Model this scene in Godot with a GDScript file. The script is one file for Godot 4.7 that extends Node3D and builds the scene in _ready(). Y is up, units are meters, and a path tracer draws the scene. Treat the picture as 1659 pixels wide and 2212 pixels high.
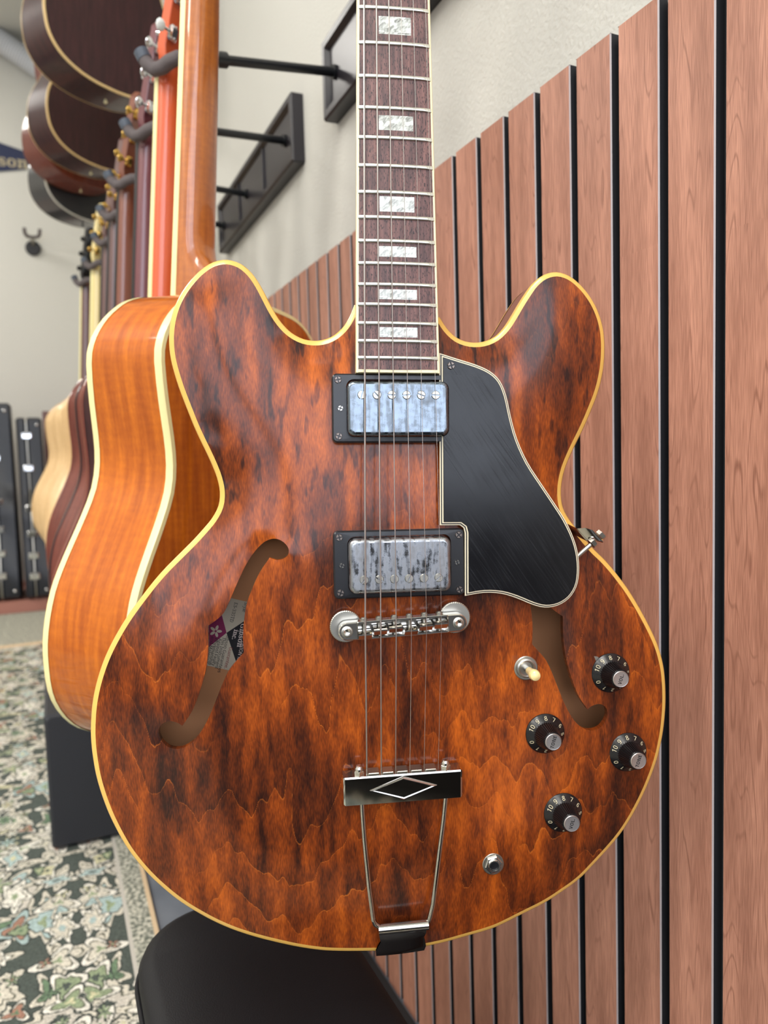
extends Node3D

# World frame: the slatted wall runs along z at x = 0.44, the camera stands at (0, CH, 0); metres.
const CH := 0.82
const WX := 0.44
const MM := 0.001
var M := {}
var rng := RandomNumberGenerator.new()

func _ready() -> void:
	rng.seed = 7
	# camera: a phone held level with the guitar, turned 24 degrees from the line of the wall
	var cam := Camera3D.new()
	cam.name = "camera"
	add_child(cam)
	cam.position = Vector3(0, CH, 0)
	cam.rotation_order = EULER_ORDER_YXZ
	cam.rotation_degrees = Vector3(-4.190, -24.180, -1.710)
	var lens := CameraAttributesPhysical.new()
	lens.frustum_focal_length = 17.36
	lens.frustum_focus_distance = 0.49
	lens.frustum_near = 0.02
	lens.frustum_far = 60.0
	lens.exposure_aperture = 5.2
	cam.attributes = lens
	# daylight outside and exposure
	var env := Environment.new()
	env.background_mode = Environment.BG_COLOR
	env.background_color = rgb(206, 222, 244)
	env.background_energy_multiplier = 1.1
	env.tonemap_mode = Environment.TONE_MAPPER_LINEAR
	env.tonemap_exposure = 1.08
	env.sdfgi_enabled = true
	env.ssao_enabled = true
	env.ssil_enabled = true
	var we := WorldEnvironment.new()
	we.environment = env
	add_child(we)
	make_materials()
	lights()
	room()
	electric_guitar()
	guitar_row()
	hangers()
	furnishings()

# ceiling panels of the shop, daylight through its front windows
func lights() -> void:
	var glow := mat("panel_glow", Color.WHITE, 0.6)
	glow.emission_enabled = true
	glow.emission = rgb(255, 251, 244)
	glow.emission_energy_multiplier = 3.0
	var frame := mat("panel_frame", rgb(225, 225, 222), 0.5)
	var rim := MB.new()
	for s in [-1.0, 1.0]:
		add_box(rim, Vector3(0, 0.005, s * 0.31), Vector3(1.26, 0.05, 0.03), 0.004)
		add_box(rim, Vector3(s * 0.615, 0.005, 0), Vector3(0.03, 0.05, 0.59), 0.004)
	add_box(rim, Vector3(0, 0.03, 0), Vector3(1.24, 0.02, 0.62))
	var rim_mesh := rim.done(20.0)
	var face_mesh := box(Vector3(1.2, 0.006, 0.59))
	for q in PANELS:
		var t := thing("ceiling_panel_light", q[2], "light", T(Vector3(q[0], 3.40, q[1])), "light panels on the shop ceiling")
		part(t, "frame", rim_mesh, frame)
		part(t, "diffuser", face_mesh, glow)
		var a := AreaLight3D.new()
		a.name = "panel_glow_light"
		a.area_size = Vector2(1.2, 0.59)
		a.light_color = rgb(255, 251, 244)
		a.light_energy = PANEL_ENERGY
		a.area_range = 20.0
		a.shadow_enabled = true
		t.add_child(a)
		a.position = Vector3(0, -0.012, 0)
		a.rotation_degrees = Vector3(-90, 0, 0)
	# the sky behind the three front windows
	for x in WINDOWS:
		var a := AreaLight3D.new()
		a.name = "window_daylight"
		a.area_size = Vector2(1.12, 1.9)
		a.light_color = rgb(234, 241, 255)
		a.light_energy = WINDOW_ENERGY
		a.area_range = 20.0
		a.shadow_enabled = true
		add_child(a)
		a.position = Vector3(x, 1.75, FRONT - 0.03)

const PANELS := [[-1.0, 0.45, "bright white ceiling panel above the brown electric guitar"], [-2.2, -1.2, "bright white ceiling panel above the middle of the rug"], [-2.9, 0.45, "bright white ceiling panel next to the plain left wall"], [-3.0, -3.2, "bright white ceiling panel by the back end of the left wall"], [-1.5, -4.4, "bright white ceiling panel added beside the ribbed duct to brighten the back wall"], [-0.9, 1.75, "bright white ceiling panel just inside the front windows"]]  # the panel by the duct is added to brighten the back wall
const PANEL_ENERGY := 4.0
const WINDOW_ENERGY := 2.5
const WINDOWS := [-2.7, -1.35, 0.0 - 0.2]
const FRONT := 2.6
const BACK := -5.25
const LEFT := -3.6
const TOP := 3.45

func slab(lo: Vector3, hi: Vector3) -> ArrayMesh:
	return box(hi - lo, 0.0, (hi + lo) / 2)

func room() -> void:
	single("floor", slab(Vector3(LEFT, -0.1, BACK), Vector3(WX + 0.12, 0, FRONT + 0.15)), M.concrete, "bare blue-grey concrete floor beside the patterned rug", "floor", Transform3D(), "", "structure")
	single("ceiling", slab(Vector3(LEFT - 0.15, TOP, BACK - 0.15), Vector3(WX + 0.14, TOP + 0.1, FRONT + 0.15)), M.ceiling_paint, "pale grey painted shop ceiling high above the guitars", "ceiling", Transform3D(), "", "structure")
	single("wall_back", slab(Vector3(LEFT - 0.15, 0, BACK - 0.15), Vector3(WX + 0.014, TOP, BACK)), M.plaster, "beige plaster wall behind the guitar cases", "wall", Transform3D(), "", "structure")
	single("wall_left", slab(Vector3(LEFT - 0.15, 0, BACK), Vector3(LEFT, TOP, FRONT + 0.15)), M.plaster, "beige plaster wall across the shop from the slats", "wall", Transform3D(), "", "structure")
	# front wall with three windows
	var m := MB.new()
	var cuts := [LEFT]
	for x in WINDOWS: cuts.append_array([x - 0.58, x + 0.58])
	cuts.append(WX + 0.014)
	for i in range(0, cuts.size(), 2):
		var a: float = cuts[i]
		var b: float = cuts[i + 1]
		add_box(m, Vector3((a + b) / 2, TOP / 2, FRONT + 0.075), Vector3(b - a, TOP, 0.15))
	for x in WINDOWS:
		add_box(m, Vector3(x, 0.385, FRONT + 0.075), Vector3(1.16, 0.77, 0.15))
		add_box(m, Vector3(x, (TOP + 2.73) / 2, FRONT + 0.075), Vector3(1.16, TOP - 2.73, 0.15))
	single("wall_front", m.done(20.0), M.plaster, "beige plaster street-side wall pierced by three tall windows", "wall", Transform3D(), "", "structure")
	var glass := mat("window_glass", Color(0.9, 0.95, 1.0, 0.06), 0.02)
	glass.transparency = BaseMaterial3D.TRANSPARENCY_ALPHA
	for i in 3:
		var w := thing("window_%d" % (i + 1), ["tall front window nearest the plain left wall", "tall middle window of the street-side wall", "tall front window nearest the slatted wall"][i], "window", T(Vector3(WINDOWS[i], 1.75, FRONT + 0.08)), "", "structure")
		var f := MB.new()
		for s in [-1.0, 1.0]:
			add_box(f, Vector3(s * 0.56, 0, 0), Vector3(0.04, 1.96, 0.06), 0.004)
			add_box(f, Vector3(0, s * 0.96, 0), Vector3(1.16, 0.04, 0.06), 0.004)
		add_box(f, Vector3(0, 0.35, 0), Vector3(1.08, 0.035, 0.05), 0.004)
		part(w, "window_frame", f.done(20.0), M.window_frame)
		part(w, "pane", slab(Vector3(-0.55, -0.95, -0.003), Vector3(0.55, 0.95, 0.003)), glass)
	# right wall: plaster above, black felt with wooden slats below
	var wall := thing("wall_right", "beige plaster wall with a slatted wooden dado below", "wall", Transform3D(), "", "structure")
	part(wall, "plaster_wall", slab(Vector3(WX + 0.014, 0, BACK - 0.15), Vector3(WX + 0.14, TOP, FRONT + 0.15)), M.plaster)
	var ht := CH + 0.342
	part(wall, "felt_backing", slab(Vector3(WX + 0.0095, 0, BACK), Vector3(WX + 0.014, ht - 0.003, 0.55)), M.felt)
	var pitch := 0.05263
	var meshes := []
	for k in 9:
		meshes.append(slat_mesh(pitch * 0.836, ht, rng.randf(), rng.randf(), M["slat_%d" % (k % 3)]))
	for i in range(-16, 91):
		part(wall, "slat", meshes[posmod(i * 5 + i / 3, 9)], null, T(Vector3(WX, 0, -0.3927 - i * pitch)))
	single("baseboard_back", box(Vector3(WX - LEFT - 0.02, 0.10, 0.016), 0.003, Vector3((WX + LEFT) / 2, 0.05, BACK + 0.008)), M.oak_trim, "low wooden baseboard along the beige back wall", "baseboard", Transform3D(), "", "structure")

# slat: right edge (towards the camera) at z = 0, runs to -z; veneered face at x = 0, black flanks
func slat_mesh(w: float, h: float, ou: float, ov: float, veneer: Material) -> ArrayMesh:
	var c := 0.0010
	var d := 0.0095
	var sec := [Vector2(d, 0), Vector2(c, 0), Vector2(0, -c), Vector2(0, -w + c), Vector2(c, -w), Vector2(d, -w)]
	var made := ArrayMesh.new()
	for s in [[2, 3, veneer], [1, 2, M.slat_edge_glint], [3, 4, M.slat_edge_glint], [0, 1, M.slat_flank], [4, 5, M.slat_flank]]:
		var m := MB.new()
		m.has_uv = true
		var rows := []
		var uvs := []
		for y in [0.0, h]:
			var r := PackedVector3Array()
			var u := []
			for k in range(s[0], s[1] + 1):
				var p: Vector2 = sec[k]
				r.append(Vector3(p.x, y, p.y))
				u.append(Vector2(ou + (-p.y + p.x) / 0.064, ov + y / 0.60))
			rows.append(r)
			uvs.append(u)
		m.grid(rows, false, false, uvs)
		if s[0] == 0: m.quad(Vector3(d, h, 0), Vector3(0, h, 0), Vector3(0, h, -w), Vector3(d, h, -w))
		m.done(20.0, made)
		made.surface_set_material(made.get_surface_count() - 1, s[2])
	return made

# ---------------------------------------------------------------- mesh builder
class MB:
	var P := PackedVector3Array()
	var U := PackedVector2Array()
	var has_uv := false
	func tri(a: Vector3, b: Vector3, c: Vector3, ua := Vector2.ZERO, ub := Vector2.ZERO, uc := Vector2.ZERO) -> void:
		P.append(a); P.append(b); P.append(c)
		U.append(ua); U.append(ub); U.append(uc)
	func quad(a: Vector3, b: Vector3, c: Vector3, d: Vector3, ua := Vector2.ZERO, ub := Vector2.ZERO, uc := Vector2.ZERO, ud := Vector2.ZERO) -> void:
		tri(a, b, c, ua, ub, uc)
		tri(a, c, d, ua, uc, ud)
	# rows: Array of PackedVector3Array of one length; wrap closes every row
	func grid(rows: Array, wrap := false, flip := false, uvs: Array = []) -> void:
		for j in rows.size() - 1:
			var r0: PackedVector3Array = rows[j]
			var r1: PackedVector3Array = rows[j + 1]
			var n := r0.size()
			for i in (n if wrap else n - 1):
				var k := (i + 1) % n
				var ua := Vector2.ZERO
				var ub := Vector2.ZERO
				var uc := Vector2.ZERO
				var ud := Vector2.ZERO
				if uvs.size():
					ua = uvs[j][i]; ub = uvs[j][k]; uc = uvs[j + 1][k]; ud = uvs[j + 1][i]
				if flip:
					quad(r0[i], r1[i], r1[k], r0[k], ua, ud, uc, ub)
				else:
					quad(r0[i], r0[k], r1[k], r1[i], ua, ub, uc, ud)
	func fan(ring: PackedVector3Array, flip := false) -> void:
		var c := Vector3.ZERO
		for p in ring: c += p
		c /= ring.size()
		for i in ring.size():
			var k := (i + 1) % ring.size()
			if flip: tri(c, ring[k], ring[i])
			else: tri(c, ring[i], ring[k])
	# flat polygon (any simple outline) given by 2D points, mapped by f(Vector2) -> Vector3
	func face(poly: PackedVector2Array, z: float, up := true, k := 1.0) -> void:
		var ix := Geometry2D.triangulate_polygon(poly)
		for t in range(0, ix.size(), 3):
			var a := poly[ix[t]]
			var b := poly[ix[t + 1]]
			var c := poly[ix[t + 2]]
			if ((b - a).cross(c - a) < 0) == up:
				var s := b
				b = c
				c = s
			tri(Vector3(a.x * k, a.y * k, z), Vector3(b.x * k, b.y * k, z), Vector3(c.x * k, c.y * k, z))
	func done(angle := 36.0, into: ArrayMesh = null) -> ArrayMesh:
		var n := P.size()
		var fn := PackedVector3Array()
		fn.resize(n / 3)
		var ids := PackedInt32Array()
		ids.resize(n)
		var seen := {}
		var at: Array[PackedInt32Array] = []
		for t in n / 3:
			fn[t] = (P[t * 3 + 1] - P[t * 3]).cross(P[t * 3 + 2] - P[t * 3])
		for i in n:
			var key := Vector3i((P[i] * 40000.0).round())
			var id: int = seen.get(key, -1)
			if id < 0:
				id = at.size()
				seen[key] = id
				at.append(PackedInt32Array())
			ids[i] = id
			at[id].append(i / 3)
		var lim := cos(deg_to_rad(angle))
		var unit := PackedVector3Array()
		unit.resize(n / 3)
		for t in n / 3: unit[t] = fn[t].normalized()
		var nv := PackedVector3Array()
		var vv := PackedVector3Array()
		var uu := PackedVector2Array()
		nv.resize(n); vv.resize(n); uu.resize(n)
		for t in n / 3:
			for q in 3:
				var i := t * 3 + q
				var s := Vector3.ZERO
				for o in at[ids[i]]:
					if unit[o].dot(unit[t]) > lim: s += fn[o]
				s = s.normalized()
				if s == Vector3.ZERO: s = unit[t] if unit[t] != Vector3.ZERO else Vector3.UP
				var w := t * 3 + (2 - q)
				vv[w] = P[i]
				nv[w] = s
				uu[w] = U[i]
		var arr := []
		arr.resize(Mesh.ARRAY_MAX)
		arr[Mesh.ARRAY_VERTEX] = vv
		arr[Mesh.ARRAY_NORMAL] = nv
		if has_uv: arr[Mesh.ARRAY_TEX_UV] = uu
		var m := into if into else ArrayMesh.new()
		m.add_surface_from_arrays(Mesh.PRIMITIVE_TRIANGLES, arr)
		return m

# ---------------------------------------------------------------- shapes
func circle_ring(c: Vector3, x: Vector3, y: Vector3, r: float, n: int) -> PackedVector3Array:
	var o := PackedVector3Array()
	for i in n:
		var a := TAU * i / n
		o.append(c + x * (r * cos(a)) + y * (r * sin(a)))
	return o

func add_tube(m: MB, path: Array, radius, n := 8, caps := true) -> void:
	var rows := []
	var up := Vector3.ZERO
	for i in path.size():
		var d: Vector3 = (path[mini(i + 1, path.size() - 1)] - path[maxi(i - 1, 0)]).normalized()
		if up == Vector3.ZERO:
			up = Vector3.UP if absf(d.y) < 0.9 else Vector3.RIGHT
		var x := up.cross(d).normalized()
		up = d.cross(x).normalized()
		var r: float = radius[i] if radius is Array else radius
		rows.append(circle_ring(path[i], x, up, r, n))
	m.grid(rows, true)
	if caps:
		m.fan(rows[0], true)
		m.fan(rows[-1])

func tube(path: Array, radius, n := 8) -> ArrayMesh:
	var m := MB.new()
	add_tube(m, path, radius, n)
	return m.done()

# profile: Array of [radius, height] along +z, from the bottom up
func add_lathe(m: MB, prof: Array, n: int, at := Vector3.ZERO, x := Vector3.RIGHT, y := Vector3.UP, k := 1.0) -> void:
	var z := x.cross(y)
	var rows := []
	for p in prof: rows.append(circle_ring(at + z * (p[1] * k), x, y, maxf(p[0] * k, 1e-6), n))
	m.grid(rows, true)
	if prof[0][0] > 1e-5: m.fan(rows[0], true)
	if prof[-1][0] > 1e-5: m.fan(rows[-1])

func lathe(prof: Array, n: int, k := 1.0) -> ArrayMesh:
	var m := MB.new()
	add_lathe(m, prof, n, Vector3.ZERO, Vector3.RIGHT, Vector3.UP, k)
	return m.done()

func inset(poly: PackedVector2Array, d: float) -> PackedVector2Array:
	var o := PackedVector2Array()
	var n := poly.size()
	var s := 1.0 if not Geometry2D.is_polygon_clockwise(poly) else -1.0
	for i in n:
		var a := (poly[i] - poly[(i + n - 1) % n]).normalized()
		var b := (poly[(i + 1) % n] - poly[i]).normalized()
		var na := Vector2(-a.y, a.x) * s
		var nb := Vector2(-b.y, b.x) * s
		var h := (na + nb)
		h = h / maxf(0.35, 1.0 + na.dot(nb)) if h.length() > 1e-4 else na
		o.append(poly[i] + h * d)
	return o

func ring3(poly: PackedVector2Array, z: float, k: float) -> PackedVector3Array:
	var o := PackedVector3Array()
	for p in poly: o.append(Vector3(p.x * k, p.y * k, z * k))
	return o

func ccw(poly: PackedVector2Array) -> PackedVector2Array:
	if Geometry2D.is_polygon_clockwise(poly):
		var q := poly.duplicate()
		q.reverse()
		return q
	return poly

func add_prism(m: MB, poly_in: PackedVector2Array, z0: float, z1: float, bevel := 0.0, k := 1.0, bottom := true) -> void:
	var poly := ccw(poly_in)
	if bevel > 0.0:
		var q := inset(poly, bevel)
		m.grid([ring3(poly, z0, k), ring3(poly, z1 - bevel, k), ring3(q, z1, k)], true)
		m.face(q, z1 * k, true, k)
	else:
		m.grid([ring3(poly, z0, k), ring3(poly, z1, k)], true)
		m.face(poly, z1 * k, true, k)
	if bottom: m.face(poly, z0 * k, false, k)

func prism(poly: PackedVector2Array, z0: float, z1: float, bevel := 0.0, k := 1.0) -> ArrayMesh:
	var m := MB.new()
	add_prism(m, poly, z0, z1, bevel, k)
	return m.done()

func round_rect(w: float, h: float, r: float, seg := 5, c := Vector2.ZERO) -> PackedVector2Array:
	var o := PackedVector2Array()
	for q in 4:
		var cc := Vector2((w / 2 - r) * (1 if q in [0, 3] else -1), (h / 2 - r) * (1 if q < 2 else -1))
		for i in seg + 1:
			var a := PI / 2 * q + PI / 2 * i / seg
			o.append(c + cc + Vector2(cos(a), sin(a)) * r)
	return o

func circle2(r: float, n: int, c := Vector2.ZERO, a0 := 0.0) -> PackedVector2Array:
	var o := PackedVector2Array()
	for i in n: o.append(c + Vector2.from_angle(a0 + TAU * i / n) * r)
	return o

# a box with all edges chamfered, centred at c
func add_box(m: MB, c: Vector3, s: Vector3, b := 0.0) -> void:
	var h := s / 2
	if b <= 0.0:
		for ax in 3:
			for sg in [-1.0, 1.0]:
				var n := Vector3.ZERO; n[ax] = sg
				var u := Vector3.ZERO; u[(ax + 1) % 3] = 1.0
				var v := Vector3.ZERO; v[(ax + 2) % 3] = sg
				var o := c + n * h
				m.quad(o - u * h - v * h, o + u * h - v * h, o + u * h + v * h, o - u * h + v * h)
		return
	var rows := []
	for e in [[-h.z, b], [-h.z + b, 0.0], [h.z - b, 0.0], [h.z, b]]:
		var r := PackedVector3Array()
		var hx: float = h.x - e[1]
		var hy: float = h.y - e[1]
		for q in [[-hx + b, -hy], [hx - b, -hy], [hx, -hy + b], [hx, hy - b], [hx - b, hy], [-hx + b, hy], [-hx, hy - b], [-hx, -hy + b]]:
			r.append(c + Vector3(q[0], q[1], e[0]))
		rows.append(r)
	m.grid(rows, true)
	m.fan(rows[0], true)
	m.fan(rows[3])

func box(s: Vector3, b := 0.0, c := Vector3.ZERO) -> ArrayMesh:
	var m := MB.new()
	add_box(m, c, s, b)
	return m.done(20.0)

func catmull(p: PackedVector2Array, div: int, closed: bool) -> PackedVector2Array:
	var o := PackedVector2Array()
	var n := p.size()
	for i in (n if closed else n - 1):
		var a := p[(i + n - 1) % n] if closed else p[maxi(i - 1, 0)]
		var b := p[i]
		var c := p[(i + 1) % n]
		var d := p[(i + 2) % n] if closed else p[mini(i + 2, n - 1)]
		for k in div:
			o.append(b.cubic_interpolate(c, a, d, float(k) / div))
	if not closed: o.append(p[n - 1])
	return o

func pairs(a: Array) -> PackedVector2Array:
	var o := PackedVector2Array()
	for i in range(0, a.size(), 2): o.append(Vector2(a[i], a[i + 1]))
	return o

# ---------------------------------------------------------------- nodes
var taken := {}
func numbered(called: String) -> String:
	taken[called] = taken.get(called, 0) + 1
	return called if taken[called] == 1 else "%s_%03d" % [called, taken[called] - 1]

func tag(o: Node, label: String, category: String, group := "", kind := "") -> void:
	o.set_meta("label", label)
	o.set_meta("category", category)
	if group: o.set_meta("group", group)
	if kind: o.set_meta("kind", kind)

func thing(called: String, label: String, category: String, t := Transform3D(), group := "", kind := "") -> Node3D:
	var o := Node3D.new()
	o.name = numbered(called)
	add_child(o)
	o.transform = t
	tag(o, label, category, group, kind)
	return o

func part(parent: Node, called: String, mesh: Mesh, mat: Material, t := Transform3D()) -> MeshInstance3D:
	var o := MeshInstance3D.new()
	o.name = called
	o.mesh = mesh
	if mat: o.material_override = mat
	parent.add_child(o, true)
	o.transform = t
	return o

func node(parent: Node, called: String, t := Transform3D()) -> Node3D:
	var o := Node3D.new()
	o.name = called
	parent.add_child(o, true)
	o.transform = t
	return o

func single(called: String, mesh: Mesh, mat: Material, label: String, category: String, t := Transform3D(), group := "", kind := "") -> MeshInstance3D:
	var o := part(self, numbered(called), mesh, mat, t)
	tag(o, label, category, group, kind)
	return o

func T(p: Vector3, e := Vector3.ZERO) -> Transform3D:
	return Transform3D(Basis.from_euler(e * (PI / 180.0)), p)

func letters(parent: Node, called: String, text: String, size: float, mat: Material, t: Transform3D, serif := false, bold := false, depth := 0.0002) -> MeshInstance3D:
	var f := SystemFont.new()
	f.font_names = PackedStringArray(["Droid Serif" if serif else "Droid Sans"])
	f.font_weight = 700 if bold else 400
	var tm := TextMesh.new()
	tm.text = text
	tm.font = f
	tm.font_size = 32
	tm.pixel_size = size / 32.0
	tm.depth = depth
	tm.curve_step = 1.0
	return part(parent, called, tm, mat, t)

# ---------------------------------------------------------------- materials and textures
func mat(called: String, c: Color, rough := 0.5, metal := 0.0) -> StandardMaterial3D:
	var m := StandardMaterial3D.new()
	m.resource_name = called
	m.albedo_color = c
	m.roughness = rough
	m.metallic = metal
	M[called] = m
	return m

func rgb(r: float, g: float, b: float) -> Color:
	return Color(r / 255.0, g / 255.0, b / 255.0)

func fnl(sd: int, freq := 1.0, oct := 3, kind := FastNoiseLite.TYPE_SIMPLEX_SMOOTH) -> FastNoiseLite:
	var n := FastNoiseLite.new()
	n.seed = sd
	n.frequency = freq
	n.noise_type = kind
	n.fractal_type = FastNoiseLite.FRACTAL_FBM if oct > 1 else FastNoiseLite.FRACTAL_NONE
	n.fractal_octaves = maxi(oct, 1)
	return n

func paint(w: int, h: int, f: Callable) -> ImageTexture:
	var d := PackedByteArray()
	d.resize(w * h * 3)
	var i := 0
	for y in h:
		for x in w:
			var c: Vector3 = f.call(x, y)
			d[i] = clampi(int(c.x), 0, 255)
			d[i + 1] = clampi(int(c.y), 0, 255)
			d[i + 2] = clampi(int(c.z), 0, 255)
			i += 3
	return ImageTexture.create_from_image(Image.create_from_data(w, h, false, Image.FORMAT_RGB8, d))

# distance of two texture coordinates on a tile, so that a noise field repeats without a seam
func seam(n: FastNoiseLite, x: float, y: float, w: float, h: float, sx: float, sy: float) -> float:
	var fx := smoothstep(0.8, 1.0, x / w)
	var fy := smoothstep(0.85, 1.0, y / h)
	var a := n.get_noise_2d(x * sx, y * sy)
	if fx > 0.0: a = lerpf(a, n.get_noise_2d((x - w) * sx, y * sy), fx)
	if fy > 0.0:
		var c := n.get_noise_2d(x * sx, (y - h) * sy)
		if fx > 0.0: c = lerpf(c, n.get_noise_2d((x - w) * sx, (y - h) * sy), fx)
		a = lerpf(a, c, fy)
	return a

func triplanar(m: StandardMaterial3D, per_metre: Vector3, world := false) -> void:
	m.uv1_triplanar = true
	m.uv1_world_triplanar = world
	m.uv1_scale = per_metre
	m.uv1_triplanar_sharpness = 6.0

const TW := 1050
const TH := 1200
func wood_top_texture() -> ImageTexture:
	var nb := fnl(11, 1.0, 3)
	var nf := fnl(12, 1.0, 2)
	var ns := fnl(13, 1.0, 2)
	var nc := fnl(14, 1.0, 1)
	var nd := fnl(15, 1.0, 3)
	var dark := Vector3(40, 14, 5)
	var mid := Vector3(114, 49, 12)
	var light := Vector3(190, 93, 21)
	var gold := Vector3(214, 122, 40)
	return paint(TW, TH, func(x, y):
		var u: float = x * 420.0 / TW - 210.0
		var v: float = 250.0 - y * 480.0 / TH
		# broad blotches of the dye, drawn out along the grain
		var warp := nb.get_noise_2d(u * 0.010, v * 0.004) * 14.0
		var b := nb.get_noise_2d((u + warp) * 0.0145, v * 0.0050 + 40.0)
		var s := nf.get_noise_2d((u + warp * 0.5) * 0.062, v * 0.0085)
		# fibres and pores
		var f := ns.get_noise_2d(u * 1.3, v * 0.15)
		var e := nb.get_noise_2d(u * 0.085 + 500.0, v * 0.022)
		var k := 0.52 + b * 0.40 + s * 0.26 + e * 0.22 + f * 0.22
		# wandering growth lines: a thin bright edge, a little dull above it and warm below
		var h := (v + 46.0 * nc.get_noise_2d(u * 0.0135, v * 0.0030) + 24.0 * nc.get_noise_2d(u * 0.034 + 60.0, v * 0.006) + 7.0 * nc.get_noise_2d(u * 0.09 + 20.0, v * 0.02) + 1.2 * nf.get_noise_2d(u * 0.30, v * 0.06)) / 46.0
		var fl := floorf(h)
		var fr := h - fl
		var low := 1.0 - 0.80 * smoothstep(-20.0, 110.0, v)
		var here := clampf(0.5 + 1.9 * nd.get_noise_2d(u * 0.011 + 7.0, fl * 5.3 + v * 0.006), 0.0, 1.0) * low
		k += here * (0.15 * smoothstep(0.6, 1.0, fr) - 0.13 * smoothstep(0.40, 0.0, fr))
		# dark flecks
		var g := nd.get_noise_2d(u * 0.11, v * 0.024 + 90.0)
		k -= smoothstep(0.22, 0.55, g) * (0.36 - 0.2 * low)
		k = clampf(k, 0.0, 1.0)
		var c := dark.lerp(mid, k * 2.0) if k < 0.5 else mid.lerp(light, k * 2.0 - 1.0)
		return c.lerp(gold, here * smoothstep(0.016, 0.005, minf(fr, 1.0 - fr)) * 0.55))

func slat_texture(sd: int) -> ImageTexture:
	# 256 x 1024 for a strip of 0.064 x 0.6 m
	var a := fnl(sd, 1.0, 2)
	var b := fnl(sd + 1, 1.0, 3)
	return paint(256, 1024, func(x, y):
		var fx: float = x / 256.0
		var fine := a.get_noise_2d(x * 0.55, y * 0.018)
		var blot := seam(b, x, y, 256, 1024, 0.012, 0.0022)
		var ring: float = (fx - 0.5) * 6.0 + 5.0 * seam(b, x, y + 400.0, 256, 1024, 0.005, 0.0011)
		var fr := ring - floorf(ring)
		var line := smoothstep(0.10, 0.0, absf(fr - 0.5)) * clampf(0.45 + blot, 0.0, 1.0)
		var k := clampf(0.64 + 0.30 * blot + 0.42 * fine - 0.46 * line, 0.0, 1.0)
		return Vector3(120, 76, 60).lerp(Vector3(200, 144, 120), k))

func rosewood_texture() -> ImageTexture:
	var a := fnl(31, 1.0, 2)
	var b := fnl(32, 1.0, 2)
	var c := fnl(33, 1.0, 3)
	return paint(256, 1024, func(x, y):
		var p := a.get_noise_2d(x * 0.28, y * 0.035)
		var s := b.get_noise_2d(x * 0.09, y * 0.004)
		var t := c.get_noise_2d(x * 0.02, y * 0.003)
		var col := Vector3(76, 52, 52).lerp(Vector3(126, 88, 82), clampf(0.5 + s * 0.6 + t * 0.5, 0, 1))
		return col.lerp(Vector3(26, 18, 22), 0.85 * smoothstep(0.34, 0.48, p)))

func pearl_texture() -> ImageTexture:
	var a := fnl(41, 0.030, 1, FastNoiseLite.TYPE_CELLULAR)
	a.cellular_return_type = FastNoiseLite.RETURN_CELL_VALUE
	a.domain_warp_enabled = true
	a.domain_warp_amplitude = 22.0
	a.domain_warp_frequency = 0.03
	var b := fnl(42, 0.05, 2)
	return paint(256, 256, func(x, y):
		var k := 0.5 + 0.5 * a.get_noise_2d(x * 0.8 + 0.6 * y, y)
		var s := b.get_noise_2d(x + y * 0.6, y * 0.5)
		var v := clampf(0.42 + 0.5 * k + 0.22 * s, 0, 1)
		return Vector3(112, 114, 108).lerp(Vector3(224, 228, 222), smoothstep(0.1, 0.9, v)))

func honey_texture(sd: int, lo: Vector3, hi: Vector3, ripple := 0.35) -> ImageTexture:
	# 256 x 1024: grain along v with faint cross figure
	var a := fnl(sd, 1.0, 2)
	var b := fnl(sd + 1, 1.0, 2)
	var c := fnl(sd + 2, 1.0, 2)
	return paint(256, 1024, func(x, y):
		var g := seam(a, x, y, 256, 1024, 0.05, 0.0035)
		var f := b.get_noise_2d(x * 0.5, y * 0.05)
		var r := seam(c, x, y, 256, 1024, 0.018, 0.055)
		return lo.lerp(hi, clampf(0.52 + 0.42 * g + 0.14 * f + ripple * 0.5 * r, 0, 1)))

func dust_texture(sd: int, base: float, amp: float) -> ImageTexture:
	# grey value = share of dust: clouded streaks with grains of dust and rubbed lines under the strings
	var a := fnl(sd, 1.0, 3)
	var b := fnl(sd + 1, 1.0, 2)
	return paint(512, 256, func(x, y):
		var streak := a.get_noise_2d(x * 0.028, y * 0.0055)
		var cloud := a.get_noise_2d(x * 0.02 + 300.0, y * 0.03)
		var grain := b.get_noise_2d(x * 0.55, y * 0.55)
		var k := clampf(base + amp * streak + 0.22 * cloud + 0.45 * grain, 0.0, 1.0) * 255.0
		return Vector3(k, k, k))

func scratch_texture() -> ImageTexture:
	var a := fnl(61, 1.0, 2)
	var b := fnl(62, 1.0, 2)
	return paint(512, 512, func(x, y):
		var p: float = x * 0.82 - y * 0.57
		var q: float = x * 0.57 + y * 0.82
		var s := a.get_noise_2d(q * 0.006, p * 0.35)
		var t := b.get_noise_2d(x * 0.01, y * 0.01)
		var k := 50.0 + 30.0 * maxf(0.0, s * 1.5 + t * 0.4) + 8.0 * t
		return Vector3(k, k, k))

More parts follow.
